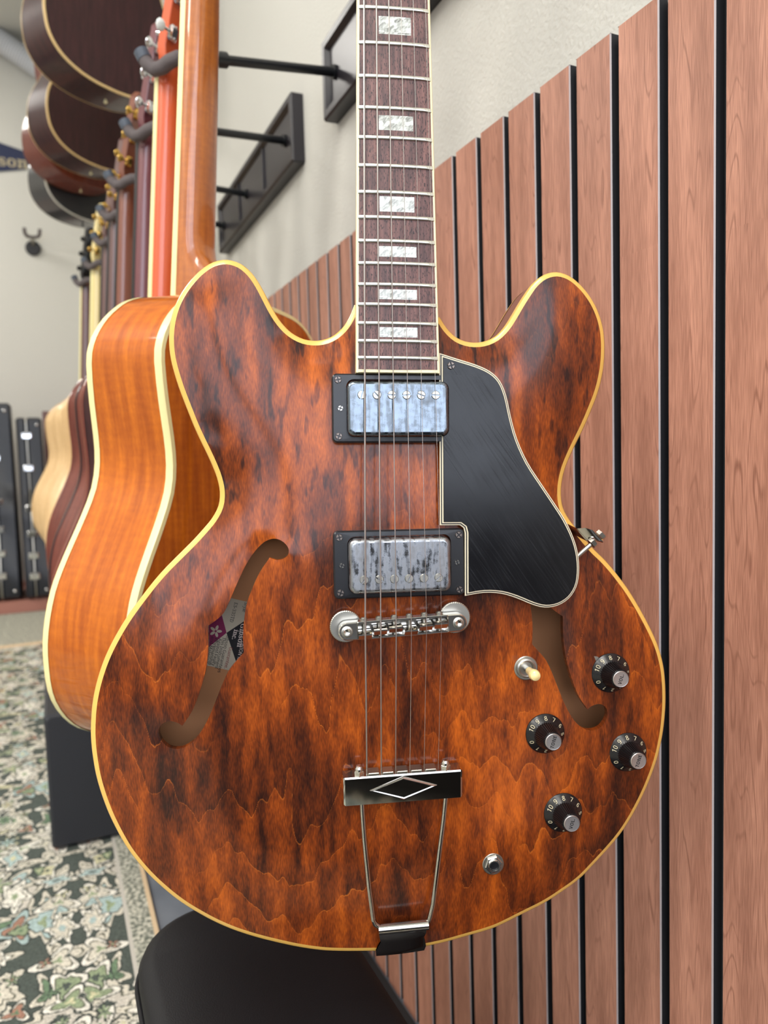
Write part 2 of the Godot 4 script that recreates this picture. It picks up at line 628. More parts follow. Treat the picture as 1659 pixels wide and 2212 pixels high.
const RT := 640
func rug_texture() -> ImageTexture:
	# one repeat of the woven field, 0.62 m square, mirrored right to left as such rugs are
	var im := Image.create(RT, RT, false, Image.FORMAT_RGB8)
	var ground := rgb(74, 82, 76)
	im.fill(ground)
	var cols := [rgb(226, 222, 210), rgb(206, 200, 184), rgb(140, 154, 122), rgb(158, 118, 100), rgb(164, 184, 182), rgb(196, 192, 156), rgb(104, 128, 100), rgb(196, 190, 178)]
	var r := RandomNumberGenerator.new()
	r.seed = 5
	var cell := RT / 8.0
	for pass_no in 3:
		for gy in 8:
			for gx in 4:
				var cx: float = (gx + 0.5 + r.randf_range(-0.34, 0.34)) * cell
				var cy: float = (gy + (0.5 if gx % 2 else 0.0) + r.randf_range(-0.34, 0.34)) * cell
				var rad: float = [54.0, 38.0, 18.0][pass_no] * r.randf_range(0.75, 1.25)
				if pass_no == 2 and r.randf() < 0.25: continue
				var petals := r.randi_range(3, 6)
				var depth := r.randf_range(0.14, 0.42)
				var squash := r.randf_range(0.55, 1.5)
				var turn := r.randf() * TAU
				var outer: Color = cols[[1, 0, r.randi_range(0, 6)][pass_no]] if r.randf() < 0.9 else cols[r.randi_range(2, 6)]
				var inner: Color = cols[[0, 7, 2, 3, 4, 5, 6, 1][r.randi_range(0, 7)]]
				var core: Color = ground if r.randf() < 0.5 else cols[r.randi_range(2, 6)]
				for side in 2:
					var mx := cx if side == 0 else RT - cx
					var sg := 1.0 if side == 0 else -1.0
					for dy in range(-int(rad * 1.5), int(rad * 1.5), 2):
						for dx in range(-int(rad * 1.5), int(rad * 1.5), 2):
							var px := Vector2(dx * sg * squash, dy / squash)
							var a := px.angle() + turn
							var edge := rad * (1.0 - depth + depth * cos(petals * a) + 0.10 * cos(2.0 * petals * a + 1.0))
							var l := px.length()
							if l > edge: continue
							var c := outer
							if l > edge - 4.0: c = rgb(56, 62, 58)
							elif l < edge * 0.22: c = core
							elif l < edge * 0.60 and pass_no < 2: c = inner
							elif l < edge * 0.68 and pass_no < 2: c = rgb(96, 96, 84)
							var qx := posmod(int(mx) + dx, RT)
							var qy := posmod(int(cy) + dy, RT)
							qx -= qx % 2
							qy -= qy % 2
							im.fill_rect(Rect2i(qx, qy, 2, 2), c)
	# abrash: every knot a little lighter or darker
	for y in range(0, RT, 2):
		for x in range(0, RT, 2):
			var c := im.get_pixel(x, y)
			var k := r.randf_range(0.84, 1.12)
			im.fill_rect(Rect2i(x, y, 2, 2), Color(c.r * k, c.g * k, c.b * k))
	return ImageTexture.create_from_image(im)

func mottle_texture(sd: int, a: Vector3, b: Vector3, fx: float, fy: float, amp := 1.0, size := 256) -> ImageTexture:
	var n := fnl(sd, 1.0, 3)
	return paint(size, size, func(x, y): return a.lerp(b, clampf(0.5 + amp * seam(n, x, y, size, size, fx, fy), 0, 1)))

func noise_tex(sd: int, freq: float, oct: int, size := 256) -> NoiseTexture2D:
	var t := NoiseTexture2D.new()
	t.width = size
	t.height = size
	t.seamless = true
	t.noise = fnl(sd, freq, oct)
	return t

func coat(m: StandardMaterial3D, amount: float, rough: float) -> void:
	m.clearcoat_enabled = true
	m.clearcoat = amount
	m.clearcoat_roughness = rough

func relief(m: StandardMaterial3D, t: Texture2D, cm: float) -> void:
	m.heightmap_enabled = true
	m.heightmap_texture = t
	m.heightmap_scale = cm

func make_materials() -> void:
	var m: StandardMaterial3D
	# main guitar
	m = mat("walnut_stained_maple", Color.WHITE, 0.6)
	m.metallic_specular = 0.25
	m.albedo_texture = wood_top_texture()
	coat(m, 0.55, 0.14)
	m = mat("stained_rim", rgb(110, 48, 28), 0.35); coat(m, 0.6, 0.15)
	mat("raw_inside", rgb(206, 144, 98), 0.85)
	m = mat("aged_binding", rgb(228, 180, 88), 0.35); coat(m, 0.5, 0.15)
	m = mat("cream_binding", rgb(238, 226, 178), 0.35); coat(m, 0.4, 0.15)
	m = mat("ivory_line", rgb(226, 214, 184), 0.4)
	m = mat("rosewood", Color.WHITE, 0.5)
	m.albedo_texture = rosewood_texture()
	triplanar(m, Vector3(16, 6, 16))
	m = mat("pearl", Color.WHITE, 0.18)
	m.albedo_texture = pearl_texture()
	triplanar(m, Vector3(42, 42, 42))
	coat(m, 0.6, 0.08)
	mat("nickel", rgb(206, 202, 194), 0.16, 1.0)
	mat("polished_nickel", rgb(190, 186, 180), 0.05, 1.0)
	mat("dull_nickel", rgb(176, 172, 162), 0.32, 1.0)
	mat("aged_screw", rgb(122, 112, 106), 0.38, 1.0)
	mat("fret_nickel", rgb(202, 198, 186), 0.24, 1.0)
	mat("string_steel", rgb(200, 198, 194), 0.26, 1.0)
	mat("wound_string", rgb(176, 172, 168), 0.36, 1.0)
	for d in [["neck_cover", 71, 0.34, rgb(112, 122, 132), 0.4], ["bridge_cover", 75, 0.50, rgb(160, 162, 166), 0.6]]:
		m = mat(d[0], d[3], 0.22, 1.0)
		var t := dust_texture(d[1], d[2], d[4])
		m.roughness = 0.75
		m.roughness_texture = t
		m.metallic = 1.0
		triplanar(m, Vector3(13, 26, 13))
		m.uv1_offset = Vector3(0.5, 0.5, 0.5)
		m.detail_enabled = true
		m.detail_blend_mode = BaseMaterial3D.BLEND_MODE_MIX
		m.detail_mask = t
		var dust := Image.create(4, 4, false, Image.FORMAT_RGBA8)
		dust.fill(Color(rgb(120, 122, 124), 0.5))
		m.detail_albedo = ImageTexture.create_from_image(dust)
	m = mat("black_plastic", rgb(20, 20, 24), 0.30)
	m = mat("pickguard_black", rgb(15, 15, 18), 0.9)
	m.metallic_specular = 0.4
	m.roughness_texture = scratch_texture()
	triplanar(m, Vector3(6, 6, 6))
	m = mat("knob_black", rgb(20, 19, 21), 0.26)
	mat("numeral_gold", rgb(206, 194, 160), 0.5)
	mat("spun_silver", rgb(208, 206, 204), 0.30, 1.0)
	mat("print_black", rgb(24, 22, 24), 0.6)
	m = mat("switch_tip", rgb(240, 216, 150), 0.3); coat(m, 0.5, 0.1)
	mat("paper", rgb(206, 192, 168), 0.8)
	mat("paper_black", rgb(38, 34, 36), 0.8)
	mat("paper_magenta", rgb(142, 38, 86), 0.8)
	mat("paper_white", rgb(232, 214, 204), 0.8)
	mat("paper_red", rgb(150, 60, 60), 0.8)
	m = mat("mahogany_neck", rgb(112, 50, 30), 0.35); coat(m, 0.6, 0.12)
	# room
	for i in 3:
		m = mat("slat_%d" % i, Color.WHITE, 0.48)
		m.albedo_texture = slat_texture(100 + i * 7)
	mat("slat_edge_glint", rgb(168, 158, 158), 0.4)  # pale colour paints in the light caught along the bevel
	mat("slat_flank", rgb(24, 25, 30), 0.7)
	mat("felt", rgb(26, 27, 31), 0.95)
	m = mat("plaster", rgb(198, 196, 188), 0.7)
	relief(m, noise_tex(200, 0.06, 3), 0.045)
	triplanar(m, Vector3(9, 9, 9), true)
	mat("ceiling_paint", rgb(196, 196, 190), 0.85)
	m = mat("concrete", rgb(116, 122, 130), 0.55)
	m.albedo_texture = mottle_texture(210, Vector3(225, 228, 232), Vector3(255, 255, 255), 0.02, 0.02)
	triplanar(m, Vector3(1.5, 1.5, 1.5), true)
	m = mat("rug_field", Color.WHITE, 0.95)
	m.albedo_texture = rug_texture()
	relief(m, noise_tex(220, 0.25, 2), 0.15)
	m = mat("rug_band", Color.WHITE, 0.95)
	m.albedo_texture = mottle_texture(225, Vector3(92, 98, 88), Vector3(206, 202, 186), 0.09, 0.09, 1.3)
	triplanar(m, Vector3(4, 4, 4), true)
	mat("rug_pale", rgb(186, 182, 172), 0.95)
	mat("rug_edging", rgb(204, 180, 146), 0.95)
	m = mat("black_vinyl", rgb(17, 17, 20), 0.55)
	m.metallic_specular = 0.35
	relief(m, noise_tex(230, 0.09, 3), 0.012)
	triplanar(m, Vector3(26, 26, 26))
	m = mat("tolex", rgb(34, 36, 42), 0.6)
	relief(m, noise_tex(231, 0.2, 2), 0.03)
	triplanar(m, Vector3(10, 10, 10))
	mat("black_tube", rgb(20, 22, 25), 0.35)
	mat("board_black", rgb(34, 31, 36), 0.32)
	mat("foam", rgb(92, 84, 84), 0.9)
	mat("foam_cap", rgb(64, 72, 84), 0.6)
	mat("case_black", rgb(30, 33, 40), 0.38)
	mat("chrome", rgb(225, 226, 228), 0.08, 1.0)
	mat("gold_metal", rgb(214, 174, 92), 0.18, 1.0)
	mat("button_white", rgb(232, 236, 230), 0.25)
	mat("oak_trim", rgb(176, 120, 104), 0.5)
	mat("brown_board", rgb(116, 86, 84), 0.6)
	mat("pennant_navy", rgb(46, 52, 78), 0.9)
	mat("pennant_cream", rgb(176, 164, 134), 0.9)
	mat("duct_white", rgb(214, 216, 220), 0.45)
	mat("sheet_black", rgb(17, 17, 19), 0.8)
	mat("dark_panel", rgb(30, 24, 22), 0.6)
	mat("grille_cloth", rgb(22, 22, 24), 0.95)
	mat("window_frame", rgb(60, 60, 62), 0.5)
	# other guitars
	for d in [["honey", 300, Vector3(148, 66, 8), Vector3(214, 117, 20), 0.22, 0.7], ["red_brown", 310, Vector3(88, 42, 34), Vector3(122, 62, 48), 0.2, 0.6], ["dark_mahogany", 320, Vector3(40, 20, 22), Vector3(70, 36, 36), 0.2, 0.4], ["natural_maple", 330, Vector3(196, 160, 112), Vector3(222, 188, 140), 0.3, 0.5]]:
		m = mat(d[0], Color.WHITE, 0.4)
		m.albedo_texture = honey_texture(d[1], d[2], d[3], d[4])
		triplanar(m, Vector3(7, 2.2, 7))
		m.metallic_specular = 0.3
		coat(m, d[5], 0.06)
	m = mat("honey_neck", Color.WHITE, 0.4)
	m.albedo_texture = honey_texture(340, Vector3(140, 70, 14), Vector3(196, 113, 32), 0.3)
	triplanar(m, Vector3(9, 2.5, 9))
	coat(m, 1.0, 0.05)
	for d in [["cherry_neck", rgb(208, 84, 30)], ["burgundy_neck", rgb(104, 46, 52)], ["brown_neck", rgb(118, 60, 36)], ["umber_neck", rgb(98, 66, 62)], ["maple_neck", rgb(226, 206, 142)], ["ebony_body", rgb(26, 26, 31)]]:
		m = mat(d[0], d[1], 0.4)
		coat(m, 0.9, 0.08)
	mat("spruce", rgb(214, 170, 110), 0.45)
	m = mat("pale_binding", rgb(238, 226, 164), 0.35); coat(m, 0.4, 0.12)
	mat("cream_edge", rgb(222, 190, 132), 0.4)
	m = mat("white_binding", rgb(206, 204, 192), 0.4)
	mat("ebony", rgb(26, 22, 22), 0.5)

# ================================================================ the semi-hollow electric guitar
# Its own axes: x across, y up the neck, z out of the face; millimetres, zero at the bridge on the plane of the rim.
const OUTLINE := [-25.4, 214.8, -28.8, 206.5, -33.9, 199.1, -41.0, 193.6, -49.6, 191.2, -58.5, 192.1, -66.5, 196.2, -72.8, 202.6, -77.7, 210.2, -81.8, 218.2, -86.0, 226.2, -91.1, 233.6, -98.0, 239.3, -106.6, 241.7, -115.4, 240.0, -123.0, 235.1, -129.3, 228.7, -134.7, 221.5, -139.0, 213.6, -141.9, 205.1, -143.5, 196.2, -143.8, 187.2, -142.9, 178.2, -140.9, 169.4, -138.4, 160.8, -135.4, 152.2, -132.3, 143.8, -129.1, 135.4, -125.5, 127.1, -121.7, 118.9, -118.1, 110.6, -115.1, 102.2, -113.5, 93.3, -114.5, 84.4, -118.7, 76.4, -124.4, 69.5, -130.5, 62.8, -136.9, 56.4, -143.3, 50.1, -149.6, 43.7, -155.6, 36.9, -161.2, 29.9, -166.7, 22.7, -172.0, 15.4, -176.9, 7.8, -181.4, 0.0, -185.5, -8.0, -189.0, -16.3, -191.9, -24.9, -194.2, -33.6, -195.8, -42.4, -196.7, -51.4, -197.1, -60.4, -196.8, -69.4, -195.9, -78.4, -194.6, -87.3, -192.6, -96.1, -190.1, -104.8, -187.2, -113.3, -183.7, -121.7, -179.9, -129.8, -175.6, -137.8, -170.7, -145.3, -165.3, -152.5, -159.4, -159.4, -153.1, -165.9, -146.6, -172.0, -139.6, -177.8, -132.3, -183.0, -124.7, -188.0, -117.0, -192.5, -108.9, -196.6, -100.6, -200.2, -92.2, -203.4, -83.7, -206.3, -75.1, -209.0, -66.4, -211.5, -57.6, -213.6, -48.8, -215.3, -39.8, -216.4, -30.8, -217.2, -21.8, -217.8, -12.8, -218.4, -3.8, -218.8, 5.2, -218.8, 14.2, -218.2, 23.2, -217.3, 32.1, -216.0, 40.9, -214.3, 49.8, -212.4, 58.6, -210.6, 67.3, -208.4, 75.8, -205.2, 84.1, -201.6, 92.4, -198.1, 100.7, -194.6, 108.7, -190.5, 116.4, -185.9, 124.1, -181.1, 131.2, -175.6, 137.7, -169.3, 144.1, -163.0, 150.4, -156.5, 156.4, -149.8, 161.9, -142.6, 166.8, -135.0, 171.2, -127.2, 175.3, -119.2, 179.0, -110.9, 182.3, -102.5, 185.1, -94.0, 187.2, -85.2, 188.8, -76.3, 189.8, -67.4, 190.4, -58.4, 190.4, -49.3, 189.9, -40.3, 188.8, -31.4, 186.7, -22.6, 183.8, -14.1, 180.0, -5.9, 175.8, 2.1, 171.4, 9.9, 166.7, 17.6, 161.7, 25.1, 156.2, 32.3, 150.5, 39.3, 144.4, 45.9, 137.8, 52.1, 131.8, 58.8, 126.0, 65.7, 120.3, 72.7, 116.0, 80.6, 114.5, 89.4, 115.1, 98.4, 117.2, 107.2, 120.6, 115.6, 124.5, 123.7, 128.6, 131.7, 132.5, 139.9, 136.0, 148.1, 139.4, 156.5, 142.0, 165.1, 143.8, 174.0, 144.7, 182.9, 144.8, 192.0, 143.9, 200.9, 141.6, 209.6, 137.9, 217.9, 132.9, 225.4, 126.8, 231.9, 119.4, 237.1, 110.7, 239.3, 102.0, 237.2, 94.9, 231.8, 89.5, 224.6, 84.6, 217.0, 80.0, 209.3, 74.9, 201.8, 68.4, 195.6, 60.2, 192.1, 51.2, 191.7, 42.7, 194.5, 36.0, 200.5, 31.1, 208.0]
const HOLE := [-121.0, 8.2, -116.0, 11.6, -111.0, 16.4, -106.2, 26.6, -101.3, 37.6, -96.4, 47.5, -90.8, 55.6, -84.6, 61.4, -78.4, 63.3, -73.0, 61.3, -69.6, 57.1, -70.0, 52.9, -73.1, 50.4, -77.2, 49.8, -81.6, 51.3, -88.3, 41.5, -93.9, 29.1, -96.7, 20.8, -98.2, 11.1, -98.9, 1.0, -98.5, -9.1, -103.4, -14.5, -108.0, -20.0, -112.4, -28.9, -118.1, -43.0, -123.0, -53.7, -128.5, -62.4, -134.7, -67.9, -140.8, -69.9, -146.8, -68.9, -151.3, -65.0, -153.2, -59.5, -151.3, -54.6, -146.8, -52.2, -141.6, -52.9, -137.9, -55.2, -131.6, -45.7, -127.4, -35.4, -123.4, -22.3, -121.6, -11.9, -121.0, -1.5]
const GUARD := [26.9, 180.7, 38.5, 177.2, 50.7, 173.6, 59.9, 169.5, 66.3, 163.6, 70.5, 154.2, 73.8, 139.9, 77.9, 126.0, 84.6, 111.5, 93.8, 97.6, 102.3, 85.3, 109.9, 73.7, 115.9, 61.3, 119.0, 49.7, 119.5, 38.3, 117.7, 29.3, 112.7, 21.9, 105.0, 17.4, 96.5, 16.3, 88.1, 18.4, 77.2, 23.0, 67.1, 26.1, 55.5, 26.9, 43.2, 25.2, 43.2, 66.0, 42.4, 69.2, 40.0, 71.0, 27.0, 71.1]
var es_edge: PackedVector2Array
var es_coarse: PackedVector2Array

func edge_distance(p: Vector2) -> float:
	var best := 1e9
	var n := es_coarse.size()
	for i in n - 1:
		var q := Geometry2D.get_closest_point_to_segment(p, es_coarse[i], es_coarse[i + 1])
		best = minf(best, p.distance_squared_to(q))
	return sqrt(best)

func arch(p: Vector2, d: float) -> float:
	var a := minf(d / 78.0, 1.0)
	return (10.0 + 4.5 * exp(-(p.x * p.x / 14000.0 + p.y * p.y / 34000.0))) * (1.0 - (1.0 - a) * (1.0 - a))

func top_at(u: float, v: float) -> float:
	var p := Vector2(u, v)
	return arch(p, edge_distance(p))

func board_z(v: float) -> float:
	return 25.0 - (v - 165.0) * 0.04891

func board_half(v: float) -> float:
	return (39.7 + (628.65 - v) * 0.02871) / 2.0

func offset_open(p: PackedVector2Array, d: float) -> PackedVector2Array:
	var o := PackedVector2Array()
	var n := p.size()
	for i in n:
		var t := (p[mini(i + 1, n - 1)] - p[maxi(i - 1, 0)]).normalized()
		o.append(p[i] + Vector2(-t.y, t.x) * d)
	return o

func es_binding(z_face: float, depth: float, dir: float) -> ArrayMesh:
	# an L of binding: 3.4 mm on the face, depth on the side; dir +1 faces +z
	var e := es_edge
	var i1 := offset_open(e, 0.9)
	var i2 := offset_open(e, 3.4)
	var rows := []
	for k in 5:
		var r := PackedVector3Array()
		for i in e.size():
			var p: Vector2 = [e[i] , e[i], i1[i], i2[i], i2[i]][k]
			var z: float = [-depth, -0.9, 0.0, 1.15, -depth][k]
			r.append(Vector3(p.x, p.y, z_face + dir * z) * MM)
		rows.append(r)
	var m := MB.new()
	m.grid(rows, false, dir < 0)
	return m.done(50.0)

func es_top_mesh(holes: Array) -> ArrayMesh:
	var bound := offset_open(es_edge, 3.3)
	var poly := bound.duplicate()
	var a := bound[bound.size() - 1]
	var b := bound[0]
	for k in range(1, 16): poly.append(a.lerp(b, k / 16.0))
	var pts := PackedVector2Array()
	var fixed := PackedByteArray()
	var zs := PackedFloat32Array()
	for i in poly.size():
		pts.append(poly[i])
		fixed.append(1)
		zs.append(1.1 if i < bound.size() else 2.0)
	for h in holes:
		for p in h:
			pts.append(p)
			fixed.append(0)
			zs.append(arch(p, edge_distance(p)))
	var near := {}
	for p in pts: 
		var c := Vector2i((p / 4.0).floor())
		if not near.has(c): near[c] = PackedVector2Array()
		near[c].append(p)
	var y := -222.0
	var odd := false
	while y < 245.0:
		var x := -200.0 + (2.75 if odd else 0.0)
		while x < 195.0:
			var p := Vector2(x, y)
			var ok := Geometry2D.is_point_in_polygon(p, poly)
			if ok:
				for h in holes:
					if Geometry2D.is_point_in_polygon(p, h): ok = false
			if ok:
				var c := Vector2i((p / 4.0).floor())
				for dx in [-1, 0, 1]:
					for dy in [-1, 0, 1]:
						for q in near.get(c + Vector2i(dx, dy), []):
							if p.distance_squared_to(q) < 6.0: ok = false
			if ok:
				pts.append(p)
				fixed.append(0)
				zs.append(arch(p, edge_distance(p)))
			x += 5.5
		y += 4.8
		odd = not odd
	var ix := Geometry2D.triangulate_delaunay(pts)
	var keep := PackedInt32Array()
	for t in range(0, ix.size(), 3):
		var c := (pts[ix[t]] + pts[ix[t + 1]] + pts[ix[t + 2]]) / 3.0
		if not Geometry2D.is_point_in_polygon(c, poly): continue
		var bad := false
		for h in holes:
			if Geometry2D.is_point_in_polygon(c, h): bad = true
		if bad: continue
		keep.append_array([ix[t], ix[t + 1], ix[t + 2]])
	# relax the ridge of the horns
	for it in 26:
		var s := PackedFloat32Array()
		var n := PackedInt32Array()
		s.resize(pts.size())
		n.resize(pts.size())
		for t in range(0, keep.size(), 3):
			for q in 3:
				var i := keep[t + q]
				s[i] += zs[keep[t + (q + 1) % 3]] + zs[keep[t + (q + 2) % 3]]
				n[i] += 2
		for i in pts.size():
			if not fixed[i] and n[i] > 0: zs[i] = lerpf(zs[i], s[i] / n[i], 0.6)
	var m := MB.new()
	m.has_uv = true
	for t in range(0, keep.size(), 3):
		var q := [keep[t], keep[t + 1], keep[t + 2]]
		if (pts[q[1]] - pts[q[0]]).cross(pts[q[2]] - pts[q[0]]) < 0: q = [q[0], q[2], q[1]]
		var v3 := []
		var u2 := []
		for i in q:
			v3.append(Vector3(pts[i].x, pts[i].y, zs[i]) * MM)
			u2.append(Vector2((pts[i].x + 210.0) / 420.0, (250.0 - pts[i].y) / 480.0))
		m.tri(v3[0], v3[1], v3[2], u2[0], u2[1], u2[2])
	# the cut edges of the sound holes
	var at := poly.size()
	for h in holes:
		for i in h.size():
			var k: int = (i + 1) % h.size()
			var p := Vector3(h[i].x, h[i].y, zs[at + i]) * MM
			var r := Vector3(h[k].x, h[k].y, zs[at + k]) * MM
			var dn := Vector3(0, 0, -0.0048)
			var ua := Vector2((h[i].x + 210.0) / 420.0, (250.0 - h[i].y) / 480.0)
			var ub := Vector2((h[k].x + 210.0) / 420.0, (250.0 - h[k].y) / 480.0)
			m.quad(p, r, r + dn, p + dn, ua, ub, ub, ua)
		at += h.size()
	return m.done(40.0)

# a screw head of radius r (mm) cut by slots: ways 1 for a slot, 2 for a cross
func screw_mesh(r: float, h: float, slot: float, ways: int, dome := 0.5) -> ArrayMesh:
	var m := MB.new()
	var step := PI if ways == 1 else PI / 2
	for k in (2 if ways == 1 else 4):
		var poly := PackedVector2Array()
		var a0 := step * k
		var dir := Vector2.from_angle(a0)
		var nrm := Vector2(-dir.y, dir.x)
		if ways == 2: poly.append(dir * slot + nrm * slot)
		for i in 9:
			var a := a0 + asin(slot / r) + (step - 2.0 * asin(slot / r)) * i / 8.0
			poly.append(Vector2.from_angle(a) * r)
		var q := PackedVector2Array()
		for p in poly: q.append(p * 0.86 + Vector2.from_angle(a0 + step / 2) * (0.10 * slot))
		m.grid([ring3(poly, -0.6, MM), ring3(poly, h * (1.0 - dome), MM), ring3(q, h, MM)], true)
		m.face(q, h * MM, true, MM)
	return m.done(30.0)

func frame_mesh(outer: PackedVector2Array, inner: PackedVector2Array, z0: float, z1: float, bevel: float) -> ArrayMesh:
	var o2 := inset(outer, bevel)
	var m := MB.new()
	m.grid([ring3(outer, z0, MM), ring3(outer, z1 - bevel, MM), ring3(o2, z1, MM), ring3(inner, z1 + 0.15, MM), ring3(inner, z0, MM)], true)
	return m.done(40.0)

func cover_mesh(w: float, h: float, z0: float, z1: float) -> ArrayMesh:
	var m := MB.new()
	var rows := [ring3(round_rect(w, h, 4.5, 6), z0, MM)]
	for k in 6:
		var a := PI / 2 * k / 5.0
		var d := 2.6 * (1.0 - cos(a))
		rows.append(ring3(round_rect(w - 2 * d, h - 2 * d, 4.5 - d * 0.6, 6), z1 - 2.6 + 2.6 * sin(a), MM))
	m.grid(rows, true)
	m.face(round_rect(w - 5.2, h - 5.2, 4.5 - 2.6 * 0.6, 6), z1 * MM, true, MM)
	return m.done(40.0)

func pickup(g: Node3D, called: String, c: Vector2, cover_c: Vector2, z_ring: float, z_cover: float, cover_mat: Material, poles: Array, pole_v: float, slots: Array, tilt: float) -> void:
	var n := node(g, called, T(Vector3(c.x, c.y, 0) * MM, Vector3(0, 0, tilt)))
	part(n, "mounting_ring", frame_mesh(round_rect(84.4, 43.2, 3.2, 5), round_rect(66.4, 36.2, 4.8, 5), 9.0, z_ring, 0.9), M.black_plastic)
	part(n, "metal_cover", cover_mesh(64.4, 34.4, 10.0, z_cover), cover_mat, T(Vector3(cover_c.x, cover_c.y, 0) * MM))
	var pm := screw_mesh(2.75, 1.0, 0.42, 1, 0.6)
	for i in 6:
		part(n, "pole_screw", pm, M.dull_nickel, T(Vector3(poles[i] - c.x, pole_v - c.y, z_cover - 0.15) * MM, Vector3(0, 0, slots[i])))
	var rs := screw_mesh(2.2, 0.9, 0.4, 2)
	for q in [[-38.3, 17.6, 12], [38.3, 17.4, 40], [-38.1, -17.6, 70], [38.4, -17.8, 25]]:
		part(n, "corner_screw", rs, M.aged_screw, T(Vector3(q[0], q[1], z_ring + 0.1) * MM, Vector3(0, 0, q[2])))
	var hs := screw_mesh(1.75, 1.1, 0.36, 2)
	for s in [-1.0, 1.0]:
		part(n, "height_screw", hs, M.nickel, T(Vector3(s * 37.0, -0.2, z_ring + 0.15) * MM, Vector3(0, 0, 20 * s)))

func knob(g: Node3D, called: String, word: String, u: float, v: float, turn: float) -> void:
	var z := top_at(u, v) - 0.2
	var n := node(g, called, T(Vector3(u, v, z) * MM))
	part(n, "skirt", lathe([[13.3, 0.4], [13.4, 1.3], [13.0, 1.9], [8.7, 5.6]], 48, MM), M.knob_black)
	# fluted cone
	var m := MB.new()
	var rows := []
	for e in [[8.5, 5.2], [8.2, 6.3], [5.7, 16.6], [5.2, 17.0]]:
		var r := PackedVector3Array()
		for i in 144:
			var a := TAU * i / 144.0
			var k: float = e[0] + 0.62 * [0.0, 1.0, 1.0, 0.0][i % 4]
			r.append(Vector3(cos(a) * k, sin(a) * k, e[1]) * MM)
		rows.append(r)
	m.grid(rows, true)
	m.fan(rows[3])
	part(n, "fluted_grip", m.done(18.0), M.knob_black)
	part(n, "silver_cap", lathe([[5.4, 16.8], [5.4, 17.6], [5.1, 17.85], [4.7, 17.75]], 36, MM), M.spun_silver)
	letters(n, "cap_lettering", word, 0.0030, M.print_black, T(Vector3(0, 0, 17.82) * MM, Vector3(0, 0, 74)), false, true, 0.0001)
	for k in 11:
		var a := deg_to_rad(-155.0 + turn + 31.0 * k)
		var dir := Vector3(cos(a), sin(a), 0)
		var slope := atan2(5.6 - 1.9, 13.0 - 8.7)
		var up := (dir * cos(slope) - Vector3(0, 0, sin(slope))).normalized()
		var out := (dir * sin(slope) + Vector3(0, 0, cos(slope))).normalized()
		var basis := Basis(up.cross(out), up, out)
		letters(n, "numeral", str(k), 0.0041, M.numeral_gold, Transform3D(basis, (dir * 10.9 + Vector3(0, 0, 3.85)) * MM), false, false, 0.0001)
	# pointer washer under the skirt
	var pw := MB.new()
	var pa := deg_to_rad(138.0)
	var d2 := Vector2.from_angle(pa)
	var s2 := Vector2(-d2.y, d2.x)
	add_prism(pw, PackedVector2Array([d2 * 9.0 - s2 * 2.4, d2 * 14.2 - s2 * 2.4, d2 * 16.4 - s2 * 1.0, d2 * 16.4 + s2 * 1.0, d2 * 14.2 + s2 * 2.4, d2 * 9.0 + s2 * 2.4]), -0.3, 0.5, 0.15, MM)
	part(n, "pointer", pw.done(), M.dull_nickel)

